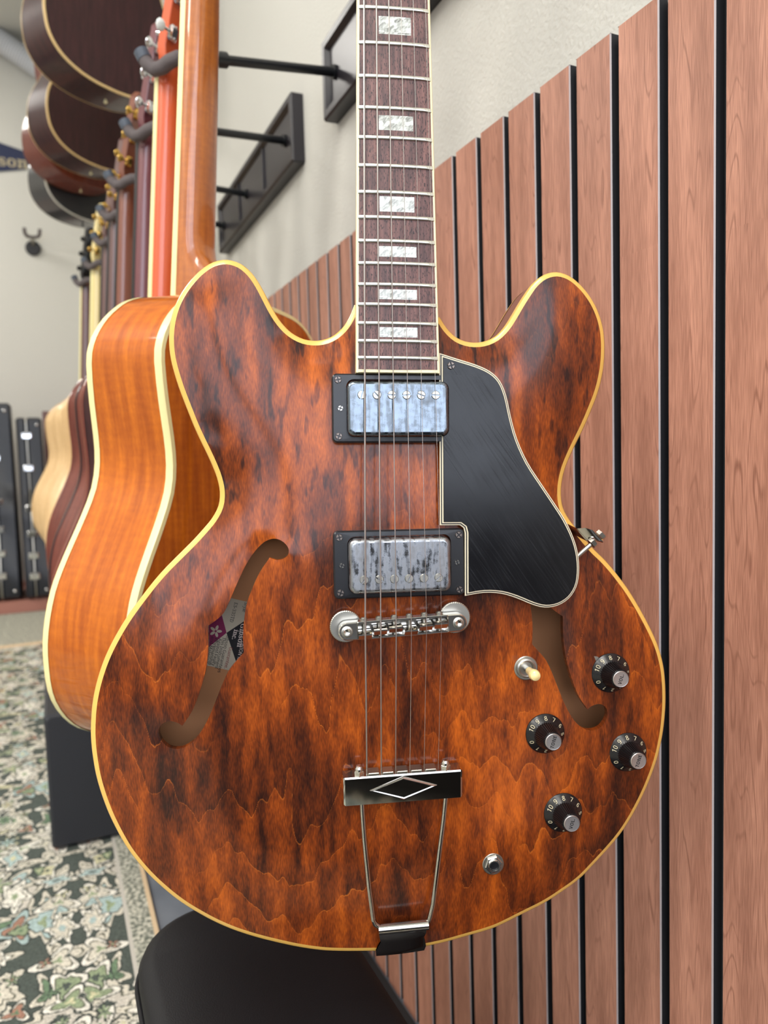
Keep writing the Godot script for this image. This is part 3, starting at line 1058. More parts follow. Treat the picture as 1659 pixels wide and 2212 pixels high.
func electric_guitar() -> void:
	es_coarse = pairs(OUTLINE)
	es_edge = catmull(es_coarse, 3, false)
	var base := Transform3D(Basis.from_euler(Vector3(-1.79795, -17.93473, -1.54544) * (PI / 180.0), EULER_ORDER_YXZ), Vector3(0.20399, CH - 0.11517, -0.44219))
	var g := thing("electric_guitar", "walnut-brown semi-hollow electric guitar with two f-holes and a black pickguard", "guitar", base)
	# smooth between the four corners of a sound hole
	var hole := PackedVector2Array()
	var raw := pairs(HOLE)
	var corners := [0, 14, 20, 35, raw.size()]
	for c in 4:
		var piece := PackedVector2Array()
		for i in range(corners[c], corners[c + 1] + 1): piece.append(raw[i % raw.size()])
		var fine := catmull(piece, 3, false)
		for i in fine.size() - 1: hole.append(fine[i])
	var mirror := PackedVector2Array()
	for p in hole: mirror.append(Vector2(-p.x - 8.5, p.y))
	mirror.reverse()
	if Geometry2D.is_polygon_clockwise(hole) != Geometry2D.is_polygon_clockwise(mirror): mirror.reverse()
	part(g, "body_top", es_top_mesh([hole, mirror]), M.walnut_stained_maple)
	# rim, back and the unstained inside
	var m := MB.new()
	var wall0 := PackedVector3Array()
	var wall1 := PackedVector3Array()
	var e_in := offset_open(es_edge, 0.25)
	for p in e_in:
		wall0.append(Vector3(p.x, p.y, -4.0) * MM)
		wall1.append(Vector3(p.x, p.y, -40.0) * MM)
	m.grid([wall1, wall0], false)
	part(g, "body_rim", m.done(50.0), M.stained_rim)
	part(g, "front_binding", es_binding(0.0, 6.0, 1.0), M.aged_binding)
	part(g, "back_binding", es_binding(-44.0, 4.5, -1.0), M.aged_binding)
	m = MB.new()
	var back_poly := offset_open(es_edge, 3.3)
	m.face(back_poly, -45.1 * MM, false, MM)
	part(g, "body_back", m.done(), M.mahogany_neck)
	m = MB.new()
	add_prism(m, offset_open(es_edge, 2.0), -42.5, -40.0, 0.0, MM)
	part(g, "inner_back", m.done(), M.raw_inside)
	m = MB.new()
	add_prism(m, PackedVector2Array([Vector2(-56, -160), Vector2(50, -160), Vector2(50, 150), Vector2(-56, 150)]), -40.0, -2.0, 0.0, MM)
	part(g, "centre_block", m.done(), M.raw_inside)
	paper_label(g)
	# neck and heel
	m = MB.new()
	var rows := []
	for k in 22:
		var v := lerpf(198.0, 640.0, k / 21.0)
		var w := board_half(v) - 0.4
		var zf := board_z(v) - 5.0
		var dep := lerpf(19.5, 17.0, k / 21.0)
		if v < 270: dep = lerpf(dep, 62.0, pow(smoothstep(270.0, 196.0, v), 1.6))
		var r := PackedVector3Array()
		for i in 17:
			var a := PI * i / 16.0
			r.append(Vector3(w * signf(cos(a)) * pow(absf(cos(a)), 0.75), v, zf - dep * pow(sin(a), 0.8)) * MM)
		rows.append(r)
	m.grid(rows, true, true)
	m.fan(rows[0])
	m.fan(rows[21], true)
	part(g, "neck", m.done(45.0), M.mahogany_neck)
	fingerboard(g)
	# headstock above the frame
	m = MB.new()
	add_prism(m, pairs([-20, 0, -21, 20, -35, 45, -37, 150, -30, 172, -10, 164, 0, 178, 10, 164, 30, 172, 37, 150, 35, 45, 21, 20, 20, 0]), -14.0, 0.0, 0.8, MM)
	var head := part(g, "headstock", m.done(), M.mahogany_neck, T(Vector3(0, 629, board_z(629.0) - 1.0) * MM, Vector3(-14, 0, 0)))
	var tun := MB.new()
	add_lathe(tun, [[3.0, -16.0], [3.0, 6.0], [2.4, 9.0]], 12, Vector3.ZERO, Vector3.RIGHT, Vector3.UP, MM)
	add_box(tun, Vector3(4, 0, -18) * MM, Vector3(14, 12, 8) * MM, 0.002)
	add_tube(tun, [Vector3(9, 0, -18) * MM, Vector3(22, 0, -18) * MM], 0.0022, 8)
	var but := MB.new()
	add_lathe(but, [[1.0, -6.0], [6.5, -4.0], [8.2, 0.0], [6.5, 4.0], [1.0, 6.0]], 14, Vector3(27, 0, -18) * MM, Vector3.UP, Vector3.BACK, MM)
	var tm := tun.done()
	var bm := but.done()
	for s in [-1.0, 1.0]:
		for k in 3:
			var tt := T(Vector3(s * 24.0, 60.0 + k * 36.0, 0) * MM, Vector3(0, 0, 0 if s > 0 else 180))
			var o := part(head, "tuner", tm, M.nickel, tt)
			part(o, "button", bm, M.cream_binding)
	part(g, "nut", prism(round_rect(39.6, 4.5, 0.5, 2), -2.0, 2.2, 0.4, MM), M.cream_binding, T(Vector3(0, 630.5, board_z(630.0)) * MM))
	# pickups
	pickup(g, "neck_pickup", Vector2(0.8, 145.6), Vector2(-0.9, -0.9), 20.0, 27.0, M.neck_cover, [-23.2, -13.8, -4.5, 4.8, 14.0, 23.2], 153.1, [75, 135, -2, 8, -20, -4], 0.1)
	pickup(g, "bridge_pickup", Vector2(0.9, 47.0), Vector2(-0.6, -0.3), 20.0, 29.0, M.bridge_cover, [-22.9, -13.3, -3.9, 5.4, 14.8, 24.2], 38.4, [55, 150, 88, 62, 90, 40], 0.6)
	# pickguard: laminated edge of ivory and black, one screw, a bracket on the rim
	var poly := catmull(pairs(GUARD).slice(0, 24), 3, false)
	for p in pairs(GUARD).slice(24): poly.append(p)
	var pg := part(g, "pickguard", prism(inset(ccw(poly), 2.1), 19.0, 21.3, 0.25, MM), M.pickguard_black)
	part(pg, "outer_edge_line", prism(poly, 18.9, 19.7, 0.15, MM), M.ivory_line)
	part(pg, "black_layer", prism(inset(ccw(poly), 0.75), 19.0, 20.2, 0.12, MM), M.black_plastic)
	part(pg, "inner_edge_line", prism(inset(ccw(poly), 1.35), 19.0, 20.75, 0.12, MM), M.ivory_line)
	part(pg, "guard_screw", screw_mesh(2.4, 0.9, 0.45, 2), M.aged_screw, T(Vector3(34.2, 172.5, 21.35) * MM, Vector3(0, 0, 15)))
	var br := node(g, "guard_bracket")
	part(br, "threaded_rod", tube([Vector3(108, 38, 14) * MM, Vector3(118.9, 48.9, 17) * MM, Vector3(128.6, 57.6, 18) * MM], 0.0016, 10), M.dull_nickel)
	var strap := MB.new()
	var sp := [[133.0, 63.0, 19.0], [128.0, 64.5, 18.8], [123.5, 64.0, 16.0], [121.5, 65.8, 9.0], [121.2, 67.2, 0.0], [120.9, 67.6, -12.0]]
	var ra := PackedVector3Array()
	var rb := PackedVector3Array()
	for q in sp:
		ra.append(Vector3(q[0] - 4.0, q[1] + 3.6, q[2]) * MM)
		rb.append(Vector3(q[0] + 3.4, q[1] - 4.4, q[2]) * MM)
	strap.grid([ra, rb])
	var rc := PackedVector3Array()
	var rd := PackedVector3Array()
	for i in ra.size():
		rc.append(ra[i] + Vector3(-0.4, -0.5, -1.0) * MM)
		rd.append(rb[i] + Vector3(-0.4, -0.5, -1.0) * MM)
	strap.grid([ra, rc], false, true)
	strap.grid([rc, rd], false, true)
	strap.grid([rb, rd])
	part(br, "strap", strap.done(40.0), M.nickel)
	var along := Vector3(9.7, 8.7, 1.0).normalized()
	var sx := along.cross(Vector3.BACK).normalized()
	var nutm := MB.new()
	add_lathe(nutm, [[2.6, -1.8], [3.6, -1.2], [3.6, 1.2], [2.6, 1.8]], 6, Vector3.ZERO, sx, along.cross(sx), MM)
	var nm := nutm.done(20.0)
	part(br, "hex_nut", nm, M.nickel, T(Vector3(129.2, 58.2, 18.2) * MM))
	part(br, "hex_nut", nm, M.nickel, T(Vector3(134.6, 63.4, 18.9) * MM))
	bridge(g)
	tailpiece(g)
	# strings: up the fingerboard, over the saddles, into the tailpiece
	var gauges := [1.2, 0.95, 0.70, 0.44, 0.34, 0.27]
	for i in 6:
		var f := i / 5.0
		var u_nut := lerpf(-16.8, 16.4, f)
		var ub := lerpf(-22.9, 24.8, f)
		var ut := lerpf(-21.4, 24.6, f)
		var vb: float = lerpf(7.0, 10.6, f) + [-1.5, 0.4, 1.2, -1.2, 0.4, 0.8][i]
		var lift := lerpf(1.0, 0.0, f)
		var zb := 36.6 + lift - absf(f - 0.5) * 1.6
		var pts := [Vector3(u_nut, 630.0, board_z(630.0) + 2.2), Vector3(ub, vb, zb), Vector3(ut, -84.6, 23.6), Vector3(ut, -88.0, 22.0)]
		for k in 4: pts[k] *= MM
		part(g, "string", tube(pts, gauges[i] * 0.5 * MM, 8), M.wound_string if i < 3 else M.string_steel)
	# controls
	knob(g, "volume_knob", "VOL.", 145.8, -31.1, 4.0)
	knob(g, "tone_knob", "TONE", 99.1, -69.5, 0.0)
	knob(g, "tone_knob", "TONE", 159.5, -87.1, 6.0)
	knob(g, "volume_knob", "VOL.", 112.5, -125.0, 1.0)
	var z := top_at(85.7, -24.8)
	var sw := node(g, "toggle_switch", T(Vector3(85.7, -24.8, z) * MM))
	var ring := MB.new()
	add_lathe(ring, [[8.0, -0.2], [8.0, 0.9], [7.4, 1.3], [6.6, 1.3], [6.4, 2.3], [5.4, 2.7], [4.4, 2.3], [4.2, 1.2]], 40, Vector3.ZERO, Vector3.RIGHT, Vector3.UP, MM)
	part(sw, "knurled_nut", ring.done(30.0), M.dull_nickel)
	part(sw, "lever", lathe([[2.0, 0.5], [2.0, 9.0]], 14, MM), M.nickel)
	part(sw, "tip", lathe([[2.5, 8.0], [2.6, 10.5], [2.9, 14.0], [3.6, 17.5], [3.7, 19.5], [3.1, 21.4], [1.7, 22.4], [0.01, 22.7]], 20, MM), M.switch_tip)
	z = top_at(64.2, -157.5)
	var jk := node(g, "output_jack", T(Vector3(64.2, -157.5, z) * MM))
	part(jk, "washer", lathe([[7.3, -0.3], [7.3, 0.5], [6.9, 0.8]], 36, MM), M.dull_nickel)
	part(jk, "hex_nut", lathe([[6.2, 0.6], [6.2, 2.0], [5.5, 2.5], [3.9, 2.5]], 6, MM), M.nickel, T(Vector3.ZERO, Vector3(0, 0, 12)))
	part(jk, "barrel", lathe([[4.1, 0.5], [4.1, 3.4], [3.8, 3.8], [3.1, 3.8], [2.9, 3.2], [2.9, -1.0]], 28, MM), M.nickel)
	part(jk, "socket_dark_disc", lathe([[2.85, 2.6], [0.01, 2.5]], 20, MM), M.black_plastic)  # black disc painted in for the darkness of the open socket

func paper_label(g: Node3D) -> void:
	# pasted inside, read from top to bottom; seen through the left sound hole
	var x := Vector3(-0.25, -0.968, 0).normalized()
	var y := Vector3(-x.y, x.x, 0)
	var t := Transform3D(Basis(x, y, Vector3(0, 0, 1)), Vector3(-114.5, -6.2, -40.0) * MM)
	var n := node(g, "paper_label", t)
	part(n, "sheet", box(Vector3(50, 84, 0.3) * MM, 0.0, Vector3(0.5, 0, 0.15) * MM), M.paper)
	part(n, "black_diamond", prism(pairs([0, 0, 19, 11.6, 4, 25, -14, 13]), 0.3, 0.42, 0.0, MM), M.paper_black)
	part(n, "magenta_diamond", prism(pairs([0, 0, 13, -10, -1, -21, -15, -8]), 0.3, 0.42, 0.0, MM), M.paper_magenta)
	# a small leafy ornament printed on the magenta field
	for k in 5:
		var a := TAU * k / 5.0 + 0.5
		var leaf := PackedVector2Array()
		for i in 12:
			var q := Vector2(1.9 * cos(TAU * i / 12.0), 1.0 * sin(TAU * i / 12.0))
			leaf.append(Vector2(0.5, -7.6) + Vector2.from_angle(a) * 2.5 + q.rotated(a))
		part(n, "printed_leaf", prism(leaf, 0.42, 0.5, 0.0, MM), M.paper)
	letters(n, "lettering", "ES-335TD", 0.0031, M.print_black, T(Vector3(-15.2, 1.4, 0.45) * MM), true, false, 0.0001)
	letters(n, "lettering", "Style", 0.0031, M.print_black, T(Vector3(-20.5, 8.2, 0.45) * MM), true, false, 0.0001)
	letters(n, "lettering", "Gibson", 0.0048, M.paper_white, T(Vector3(-0.6, 10.4, 0.5) * MM, Vector3(0, 0, 4)), true, true, 0.0001)
	letters(n, "lettering", "inc.", 0.0042, M.paper_white, T(Vector3(0.0, 6.0, 0.5) * MM), true, true, 0.0001)
	letters(n, "lettering", "UNION MADE", 0.0011, M.paper_white, T(Vector3(13.2, 12.6, 0.5) * MM), false, false, 0.0001)
	letters(n, "lettering", "Guarantee.", 0.0020, M.paper_red, T(Vector3(17.0, 5.4, 0.45) * MM), false, false, 0.0001)
	var lines := ["Gibson Guarantees", "This Instrument", "Against Faulty", "Workmanship", "and Materials."]
	for k in 5:
		letters(n, "lettering", lines[k], 0.0016, M.print_black, T(Vector3(14.8, 1.6 - k * 2.5, 0.45) * MM), false, false, 0.0001)

func fingerboard(g: Node3D) -> void:
	var m := MB.new()
	var rows := []
	var lo := 169.0
	var hi := 629.0
	for k in 12:
		var v := lerpf(lo, hi, k / 11.0)
		var w := board_half(v) - 1.5
		var r := PackedVector3Array()
		for i in 13:
			var x := lerpf(-w, w, i / 12.0)
			r.append(Vector3(x, v, board_z(v) - x * x / 610.0) * MM)
		r.append(Vector3(w, v, board_z(v) - 6.0) * MM)
		r.append(Vector3(-w, v, board_z(v) - 6.0) * MM)
		rows.append(r)
	m.grid(rows, true, false)
	m.fan(rows[0], true)
	part(g, "fingerboard", m.done(30.0), M.rosewood)
	for s in [-1.0, 1.0]:
		m = MB.new()
		rows = []
		for k in 4:
			var v := lerpf(167.3, hi, k / 3.0)
			var a := board_half(v)
			var z := board_z(v) - a * a / 610.0
			var r := PackedVector3Array()
			for q in [[a - 1.5, z - 6.2], [a, z - 6.2], [a, z - 0.5], [a - 0.4, z + 0.05], [a - 1.5, z + 0.1]]:
				r.append(Vector3(q[0] * s, v, q[1]) * MM)
			rows.append(r)
		m.grid(rows, true, s > 0)
		m.fan(rows[0], s < 0)
		part(g, "fingerboard_binding", m.done(30.0), M.cream_binding)
	m = MB.new()
	var w0 := board_half(167.0)
	add_box(m, Vector3(0, 168.2, board_z(168.0) - 3.4) * MM, Vector3(2 * w0 - 3.0, 1.9, 6.4) * MM, 0.0002)
	part(g, "end_binding", m.done(20.0), M.cream_binding)
	# frets
	for n in range(1, 23):
		var v := 628.65 / pow(2.0, n / 12.0)
		var w := board_half(v) - 1.1
		m = MB.new()
		rows = []
		for i in 11:
			var x := lerpf(-w, w, i / 10.0)
			var z := board_z(v) - x * x / 610.0
			var kk := 0.45 if i in [0, 10] else 1.0
			var r := PackedVector3Array()
			for q in [[-1.3, -0.2], [-1.22, 0.5], [-0.85, 0.92], [0.0, 1.0], [0.85, 0.92], [1.22, 0.5], [1.3, -0.2]]:
				r.append(Vector3(x, v - q[0], z + q[1] * kk) * MM)
			rows.append(r)
		m.grid(rows, false, true)
		m.fan(rows[0], true)
		m.fan(rows[10])
		part(g, "fret", m.done(50.0), M.fret_nickel)
	# pearl blocks
	for q in [[385.2, 20.4, 11.2, 0.4], [323.8, 21.8, 9.3, 0.4], [272.8, 22.0, 9.6, 0.4], [243.0, 23.9, 6.6, 0.5], [216.2, 23.9, 6.2, 0.5], [192.5, 24.0, 6.2, 2.0], [440.0, 19.5, 13.0, 0.4], [494.0, 19.0, 15.0, 0.4], [556.0, 18.0, 16.0, 0.4]]:
		var v: float = q[0]
		m = MB.new()
		rows = []
		for e in [-1.0, 1.0]:
			var r := PackedVector3Array()
			for i in 7:
				var x: float = 0.4 + q[1] * (i / 6.0 - 0.5)
				r.append(Vector3(x, v + e * q[2] / 2.0, board_z(v + e * q[2] / 2.0) - x * x / 610.0 + 0.06) * MM)
			rows.append(r)
		m.grid(rows)
		part(g, "pearl_inlay", m.done(30.0), M.pearl)

func bridge(g: Node3D) -> void:
	var ang := rad_to_deg(atan2(3.8, 70.0))
	var n := node(g, "bridge", T(Vector3(1.3, 8.2, 0) * MM, Vector3(0, 0, ang)))
	var bar := MB.new()
	# rounded ends with a tray between them
	for s in [-1.0, 1.0]:
		var p := PackedVector2Array()
		for i in 13: p.append(Vector2(s * (35.0 + 5.6 * cos(-PI / 2 + PI * i / 12.0)), 5.6 * sin(-PI / 2 + PI * i / 12.0)))
		p.append(Vector2(s * 28.2, 5.6))
		p.append(Vector2(s * 28.2, -5.6))
		add_prism(bar, p, 23.0, 31.4, 0.7, MM)
	add_box(bar, Vector3(0, 5.0, 27.8) * MM, Vector3(57, 1.6, 8.2) * MM, 0.0003)
	add_box(bar, Vector3(0, -5.0, 27.2) * MM, Vector3(57, 1.6, 7.2) * MM, 0.0003)
	add_box(bar, Vector3(0, 0, 24.0) * MM, Vector3(57, 9.0, 2.0) * MM)
	part(n, "bridge_base", bar.done(30.0), M.nickel)
	for s in [-1.0, 1.0]:
		var wh := MB.new()
		var rows := []
		for e in [[9.6, 18.0], [10.2, 18.4], [10.2, 20.6], [9.6, 21.0]]:
			var r := PackedVector3Array()
			for i in 96:
				var a := TAU * i / 96.0
				var k: float = e[0] - 0.22 * (i % 2)
				r.append(Vector3(cos(a) * k, sin(a) * k, e[1]) * MM)
			rows.append(r)
		wh.grid(rows, true)
		wh.fan(rows[0], true)
		wh.fan(rows[3])
		var c := Vector3(s * 35.2, 1.4, 0) * MM
		part(n, "thumbwheel", wh.done(20.0), M.dull_nickel, T(c))
		part(n, "post", lathe([[2.3, 10.0], [2.3, 31.7], [1.9, 32.0], [0.01, 31.3]], 20, MM), M.nickel, T(Vector3(s * 35.2, 0, 0) * MM))
		part(n, "post_ring", frame_mesh(circle2(3.6, 24), circle2(2.5, 24), 31.0, 31.6, 0.2), M.dull_nickel, T(Vector3(s * 35.2, 0, 0) * MM))
	var offs := [-1.8, 0.2, 0.9, -1.6, 0.6, 1.0]
	for i in 6:
		var u := lerpf(-22.9, 24.8, i / 5.0) - 1.3
		var sm := MB.new()
		# a wedge with its knife edge up
		var top := 36.2 - absf(i / 5.0 - 0.5) * 1.6 + lerpf(0.9, 0.0, i / 5.0)
		var v: float = offs[i]
		var a := PackedVector3Array()
		var b := PackedVector3Array()
		for q in [[-3.4, 27.0], [-3.4, 32.4], [-0.4, top], [0.4, top], [1.6, 33.0], [1.6, 27.0]]:
			a.append(Vector3(u - 4.1, v + q[0], q[1]) * MM)
			b.append(Vector3(u + 4.1, v + q[0], q[1]) * MM)
		sm.grid([a, b], true, true)
		sm.fan(a, true)
		sm.fan(b)
		part(n, "saddle", sm.done(20.0), M.nickel)
		var sc := MB.new()
		add_tube(sc, [Vector3(u, -5.4, 28.6) * MM, Vector3(u, 6.2, 28.6) * MM], 0.0012, 10)
		add_lathe(sc, [[2.2, 0.0], [2.2, 1.6], [1.5, 2.2]], 14, Vector3(u, 5.8, 29.4) * MM, Vector3.BACK, Vector3.RIGHT, MM)
		part(n, "saddle_screw", sc.done(30.0), M.dull_nickel)

func tailpiece(g: Node3D) -> void:
	var n := node(g, "tailpiece")
	var tilt := T(Vector3(2.0, -94.0, 0) * MM, Vector3(8, 0, 1.4))
	var bar := MB.new()
	var prof := [[-10.0, 14.0], [-10.2, 22.2], [-9.6, 23.2], [8.6, 23.2], [9.6, 22.6], [9.8, 14.0]]
	var rows := []
	for x in [-38.4, -37.4, 37.4, 38.4]:
		var k := 0.9 if absf(x) > 38 else 0.0
		var r := PackedVector3Array()
		for q in prof: r.append(Vector3(x, q[0] * (1.0 - k * 0.08), q[1] - k * 0.8) * MM)
		rows.append(r)
	bar.grid(rows, true, true)
	bar.fan(rows[0])
	bar.fan(rows[3], true)
	part(n, "crossbar", bar.done(25.0), M.polished_nickel, tilt)
	var dm := MB.new()
	var dia := pairs([-21.6, 0.0, 0.2, -8.0, 21.8, 0.4, -0.2, 8.2])
	dm.grid([ring3(dia, 23.1, MM), ring3(dia, 23.6, MM), ring3(inset(dia, 1.0), 24.3, MM), ring3(inset(dia, 1.8), 24.0, MM)], true)
	dm.face(inset(dia, 1.8), 24.0 * MM, true, MM)
	part(n, "raised_diamond", dm.done(20.0), M.polished_nickel, tilt)
	# teeth between the strings on the upper edge
	for i in 5:
		var u := lerpf(-21.4, 24.6, (i + 0.5) / 5.0) - 2.0
		part(n, "string_tooth", box(Vector3(7.4, 2.2, 7.5) * MM, 0.0004, Vector3(u, 10.4, 19.0) * MM), M.dull_nickel, tilt)
	for s in [-1.0, 1.0]:
		var nut := MB.new()
		add_lathe(nut, [[3.4, 9.0], [3.5, 12.4], [3.0, 12.8]], 6, Vector3(s * 28.0, 0, 19.5) * MM, Vector3.BACK, Vector3.RIGHT, MM)
		add_lathe(nut, [[3.0, 12.6], [2.9, 14.2], [2.0, 15.6], [0.01, 16.0]], 18, Vector3(s * 28.0, 0, 19.5) * MM, Vector3.BACK, Vector3.RIGHT, MM)
		part(n, "acorn_nut", nut.done(30.0), M.nickel, tilt)
	for w in [[[-24.8, -102.0], [-23.8, -118.0], [-22.9, -132.3], [-20.1, -163.4], [-17.2, -187.0], [-16.0, -190.6], [-12.0, -193.5]], [[30.8, -101.0], [29.0, -121.0], [26.2, -143.1], [22.2, -178.1], [20.4, -188.0], [19.6, -190.8], [15.0, -193.0]]]:
		var path := []
		for i in w.size():
			path.append(Vector3(w[i][0], w[i][1], [19.0, 18.5, 18.0, 16.5, 14.5, 14.0, 14.0][i]) * MM)
		part(n, "wire_arm", tube(path, 0.0017, 12), M.polished_nickel)
	part(n, "hinge_tube", tube([Vector3(-13.8, -194.6, 14) * MM, Vector3(19.2, -193.4, 14) * MM], 0.0033, 20), M.nickel)
	var pl := MB.new()
	rows = []
	# plate curling from the hinge over the edge of the body
	for q in [[-195.5, 15.6, 16.0], [-200.0, 15.0, 15.4], [-204.0, 12.5, 14.4], [-209.0, 9.0, 15.8], [-215.0, 5.0, 17.0], [-220.5, 1.0, 16.4], [-223.0, -5.0, 15.0], [-223.6, -30.0, 15.0]]:
		var r := PackedVector3Array()
		for i in 9:
			var f := i / 8.0 - 0.5
			r.append(Vector3(2.3 + f * 2.0 * q[2], q[0] + f * 2.0 * 0.7, q[1] - 3.0 * f * f) * MM)
		rows.append(r)
	pl.grid(rows, false, true)
	var under := []
	for r in rows:
		var b := PackedVector3Array()
		for p in r: b.append(p + Vector3(0, 0.5, -1.3) * MM)
		under.append(b)
	pl.grid(under)
	part(n, "anchor_plate", pl.done(40.0), M.polished_nickel)

# ================================================================ the hanging acoustic guitars
# Own axes: x across, y up, z out of the back; metres; zero on the back plane, level with the shoulders.
const HALF := [0.0, 27.5, 36.0, 28.5, 74.0, 31.5, 91.0, 35.4, 107.0, 42.0, 120.0, 51.0, 132.0, 62.0, 142.0, 75.0, 149.0, 90.0, 151.0, 108.0, 146.0, 145.0, 139.5, 178.0, 136.5, 205.0, 140.0, 231.0, 152.0, 258.0, 166.0, 284.0, 179.0, 309.0, 187.5, 330.0, 193.0, 355.0, 195.0, 380.0, 193.0, 404.0, 188.0, 430.0, 177.5, 452.0, 160.0, 473.0, 136.0, 490.0, 100.0, 505.0, 52.0, 514.5, 0.0, 517.5]

func rim_depth(v: float, t0: float, t1: float) -> float:
	return lerpf(t0, t1, clampf(v / 510.0, 0, 1))

func neck_front(v: float, t0: float) -> float:
	return -(t0 + 0.002) - v * MM * 0.0437

# look: back, side, top, binding, neck, board, board_binding, metal, button; wide scales the body; nut is v of the nut
func acoustic(called: String, label: String, look: Dictionary, t: Transform3D, group: String, wide := 1.0) -> Node3D:
	var g := thing(called, label, "guitar", t, group)
	var half := catmull(pairs(HALF), 2, false)
	var t0 := 0.0857
	var t1 := 0.1203
	var loop := PackedVector2Array()
	for p in half: loop.append(Vector2(p.x * wide, -p.y))
	for i in range(half.size() - 2, 0, -1): loop.append(Vector2(-half[i].x * wide, -half[i].y))
	var n := loop.size()
	# back plate, slightly domed
	var m := MB.new()
	var rows := []
	for p in half:
		var r := PackedVector3Array()
		var w := maxf(p.x * wide - 2.0, 0.05)
		var ends := clampf(minf(p.y - 27.0, 518.0 - p.y) / 120.0, 0, 1)
		for i in 13:
			var f := i / 6.0 - 1.0
			r.append(Vector3(w * f * MM, -p.y * MM, 0.0008 + 0.006 * (1.0 - f * f) * ends * (2.0 - ends)))
		rows.append(r)
	m.grid(rows, false, true)
	part(g, "body_back", m.done(50.0), look.back)
	# top plate round a real sound hole
	m = MB.new()
	rows = []
	for k in 4:
		var r := PackedVector3Array()
		for i in n:
			var c := Vector2(0, -165.0)
			var q := c + (loop[i] - c).normalized() * 50.0
			var p := q.lerp(loop[i], [0.0, 0.0, 0.5, 1.0][k])
			r.append(Vector3(p.x * MM, p.y * MM, -rim_depth(-p.y, t0, t1) - 0.0008 + (0.003 if k == 0 else 0.0)))
		rows.append(r)
	m.grid(rows, true, true)
	part(g, "body_top", m.done(40.0), look.top)
	var ring := func(off: float, zf: Callable) -> PackedVector3Array:
		var o := PackedVector3Array()
		for i in n:
			var d := (loop[(i + 1) % n] - loop[(i + n - 1) % n]).normalized()
			var p := loop[i] + Vector2(-d.y, d.x) * off
			o.append(Vector3(p.x * MM, p.y * MM, zf.call(-loop[i].y)))
		return o
	m = MB.new()
	m.grid([ring.call(0.0, func(_v): return -0.002), ring.call(0.0, func(v): return -rim_depth(v, t0, t1) + 0.002)], true, true)
	part(g, "body_side", m.done(50.0), look.side)
	var bw: float = look.get("binding_width", 5.0)
	for face_no in 2:
		var b := MB.new()
		var sg := 1.0 if face_no == 0 else -1.0
		var z0 := func(v, q): return (0.0 if face_no == 0 else -rim_depth(v, t0, t1)) + sg * q
		b.grid([ring.call(0.5, func(v): return z0.call(v, -bw * MM)), ring.call(0.7, func(v): return z0.call(v, -0.0006)), ring.call(-0.2, func(v): return z0.call(v, 0.0009)), ring.call(-4.5, func(v): return z0.call(v, 0.0014)), ring.call(-4.5, func(v): return z0.call(v, -bw * MM))], true, face_no == 0)
		part(g, "back_binding" if face_no == 0 else "top_binding", b.done(50.0), look.binding)
	part(g, "strap_pin", lathe([[2.2, 0.0], [2.2, 3.5], [4.4, 5.0], [5.0, 8.0], [3.0, 10.0], [0.01, 10.4]], 14, MM), look.pin, Transform3D(Basis(Vector3.RIGHT, Vector3.BACK, Vector3.DOWN), Vector3(0, -0.5175, -t1 * 0.5)))
	part(g, "string_bridge", box(Vector3(0.15, 0.03, 0.009), 0.003), M.ebony, T(Vector3(0, -0.345, -rim_depth(345, t0, t1) - 0.005)))
	# neck with heel
	m = MB.new()
	rows = []
	var nut := -350.0
	for k in 34:
		var v := lerpf(34.0, nut - 12.0, k / 33.0)
		var w := lerpf(0.0268, 0.0212, clampf((28.0 - v) / 378.0, 0, 1))
		var zf := neck_front(v, t0)
		var dep := lerpf(0.0235, 0.0205, clampf((28.0 - v) / 378.0, 0, 1))
		var hl := smoothstep(-52.0, 30.0, v)
		dep = lerpf(dep, 0.080, hl * hl)
		var r := PackedVector3Array()
		for i in 21:
			var a := PI * i / 20.0
			var q := pow(sin(a), lerpf(0.85, 0.55, hl))
			r.append(Vector3(w * (1.0 - 0.35 * hl * q) * signf(cos(a)) * pow(absf(cos(a)), lerpf(0.85, 0.7, hl)), -v * MM, zf + dep * q))
		rows.append(r)
	m.grid(rows, true, false)
	m.fan(rows[0], true)
	m.fan(rows[33])
	part(g, "neck", m.done(45.0), look.neck)
	part(g, "heel_cap", box(Vector3(0.026, 0.003, 0.02), 0.001), look.binding, T(Vector3(0, -0.0355, -0.012)))
	# fingerboard, its binding strips
	for k in 3:
		m = MB.new()
		rows = []
		for e in [120.0, nut]:
			var v: float = e
			var w := lerpf(0.0275, 0.0217, clampf((28.0 - v) / 378.0, -0.3, 1))
			var a := -w if k < 2 else w - 0.0016
			var b := w if k == 0 else (-w + 0.0016 if k == 1 else w)
			if k == 0:
				a += 0.0016
				b -= 0.0016
			var zb := neck_front(v, t0) + 0.0004
			var za := zb - 0.0068
			var r := PackedVector3Array([Vector3(a, -v * MM, za), Vector3(b, -v * MM, za), Vector3(b, -v * MM, zb), Vector3(a, -v * MM, zb)])
			rows.append(r)
		m.grid(rows, true, true)
		m.fan(rows[0])
		m.fan(rows[1], true)
		part(g, "fingerboard" if k == 0 else "board_binding", m.done(20.0), look.board if k == 0 else look.board_binding)
	# headstock leaning back, tuners with buttons
	var hz := neck_front(nut, t0)
	var ht := Transform3D(Basis.from_euler(Vector3(deg_to_rad(15.0), 0, 0)), Vector3(0, -nut * MM, hz))
	m = MB.new()
	add_prism(m, pairs([-21, -6, -22, 12, -33, 38, -36, 178, -26, 190, 0, 184, 26, 190, 36, 178, 33, 38, 22, 12, 21, -6]), 0.0, 14.0, 1.0, MM)
	var head := part(g, "headstock", m.done(), look.get("head", look.neck), ht)
	var tm := MB.new()
	add_box(tm, Vector3(2, 0, 18) * MM, Vector3(15, 20, 8) * MM, 0.0025)
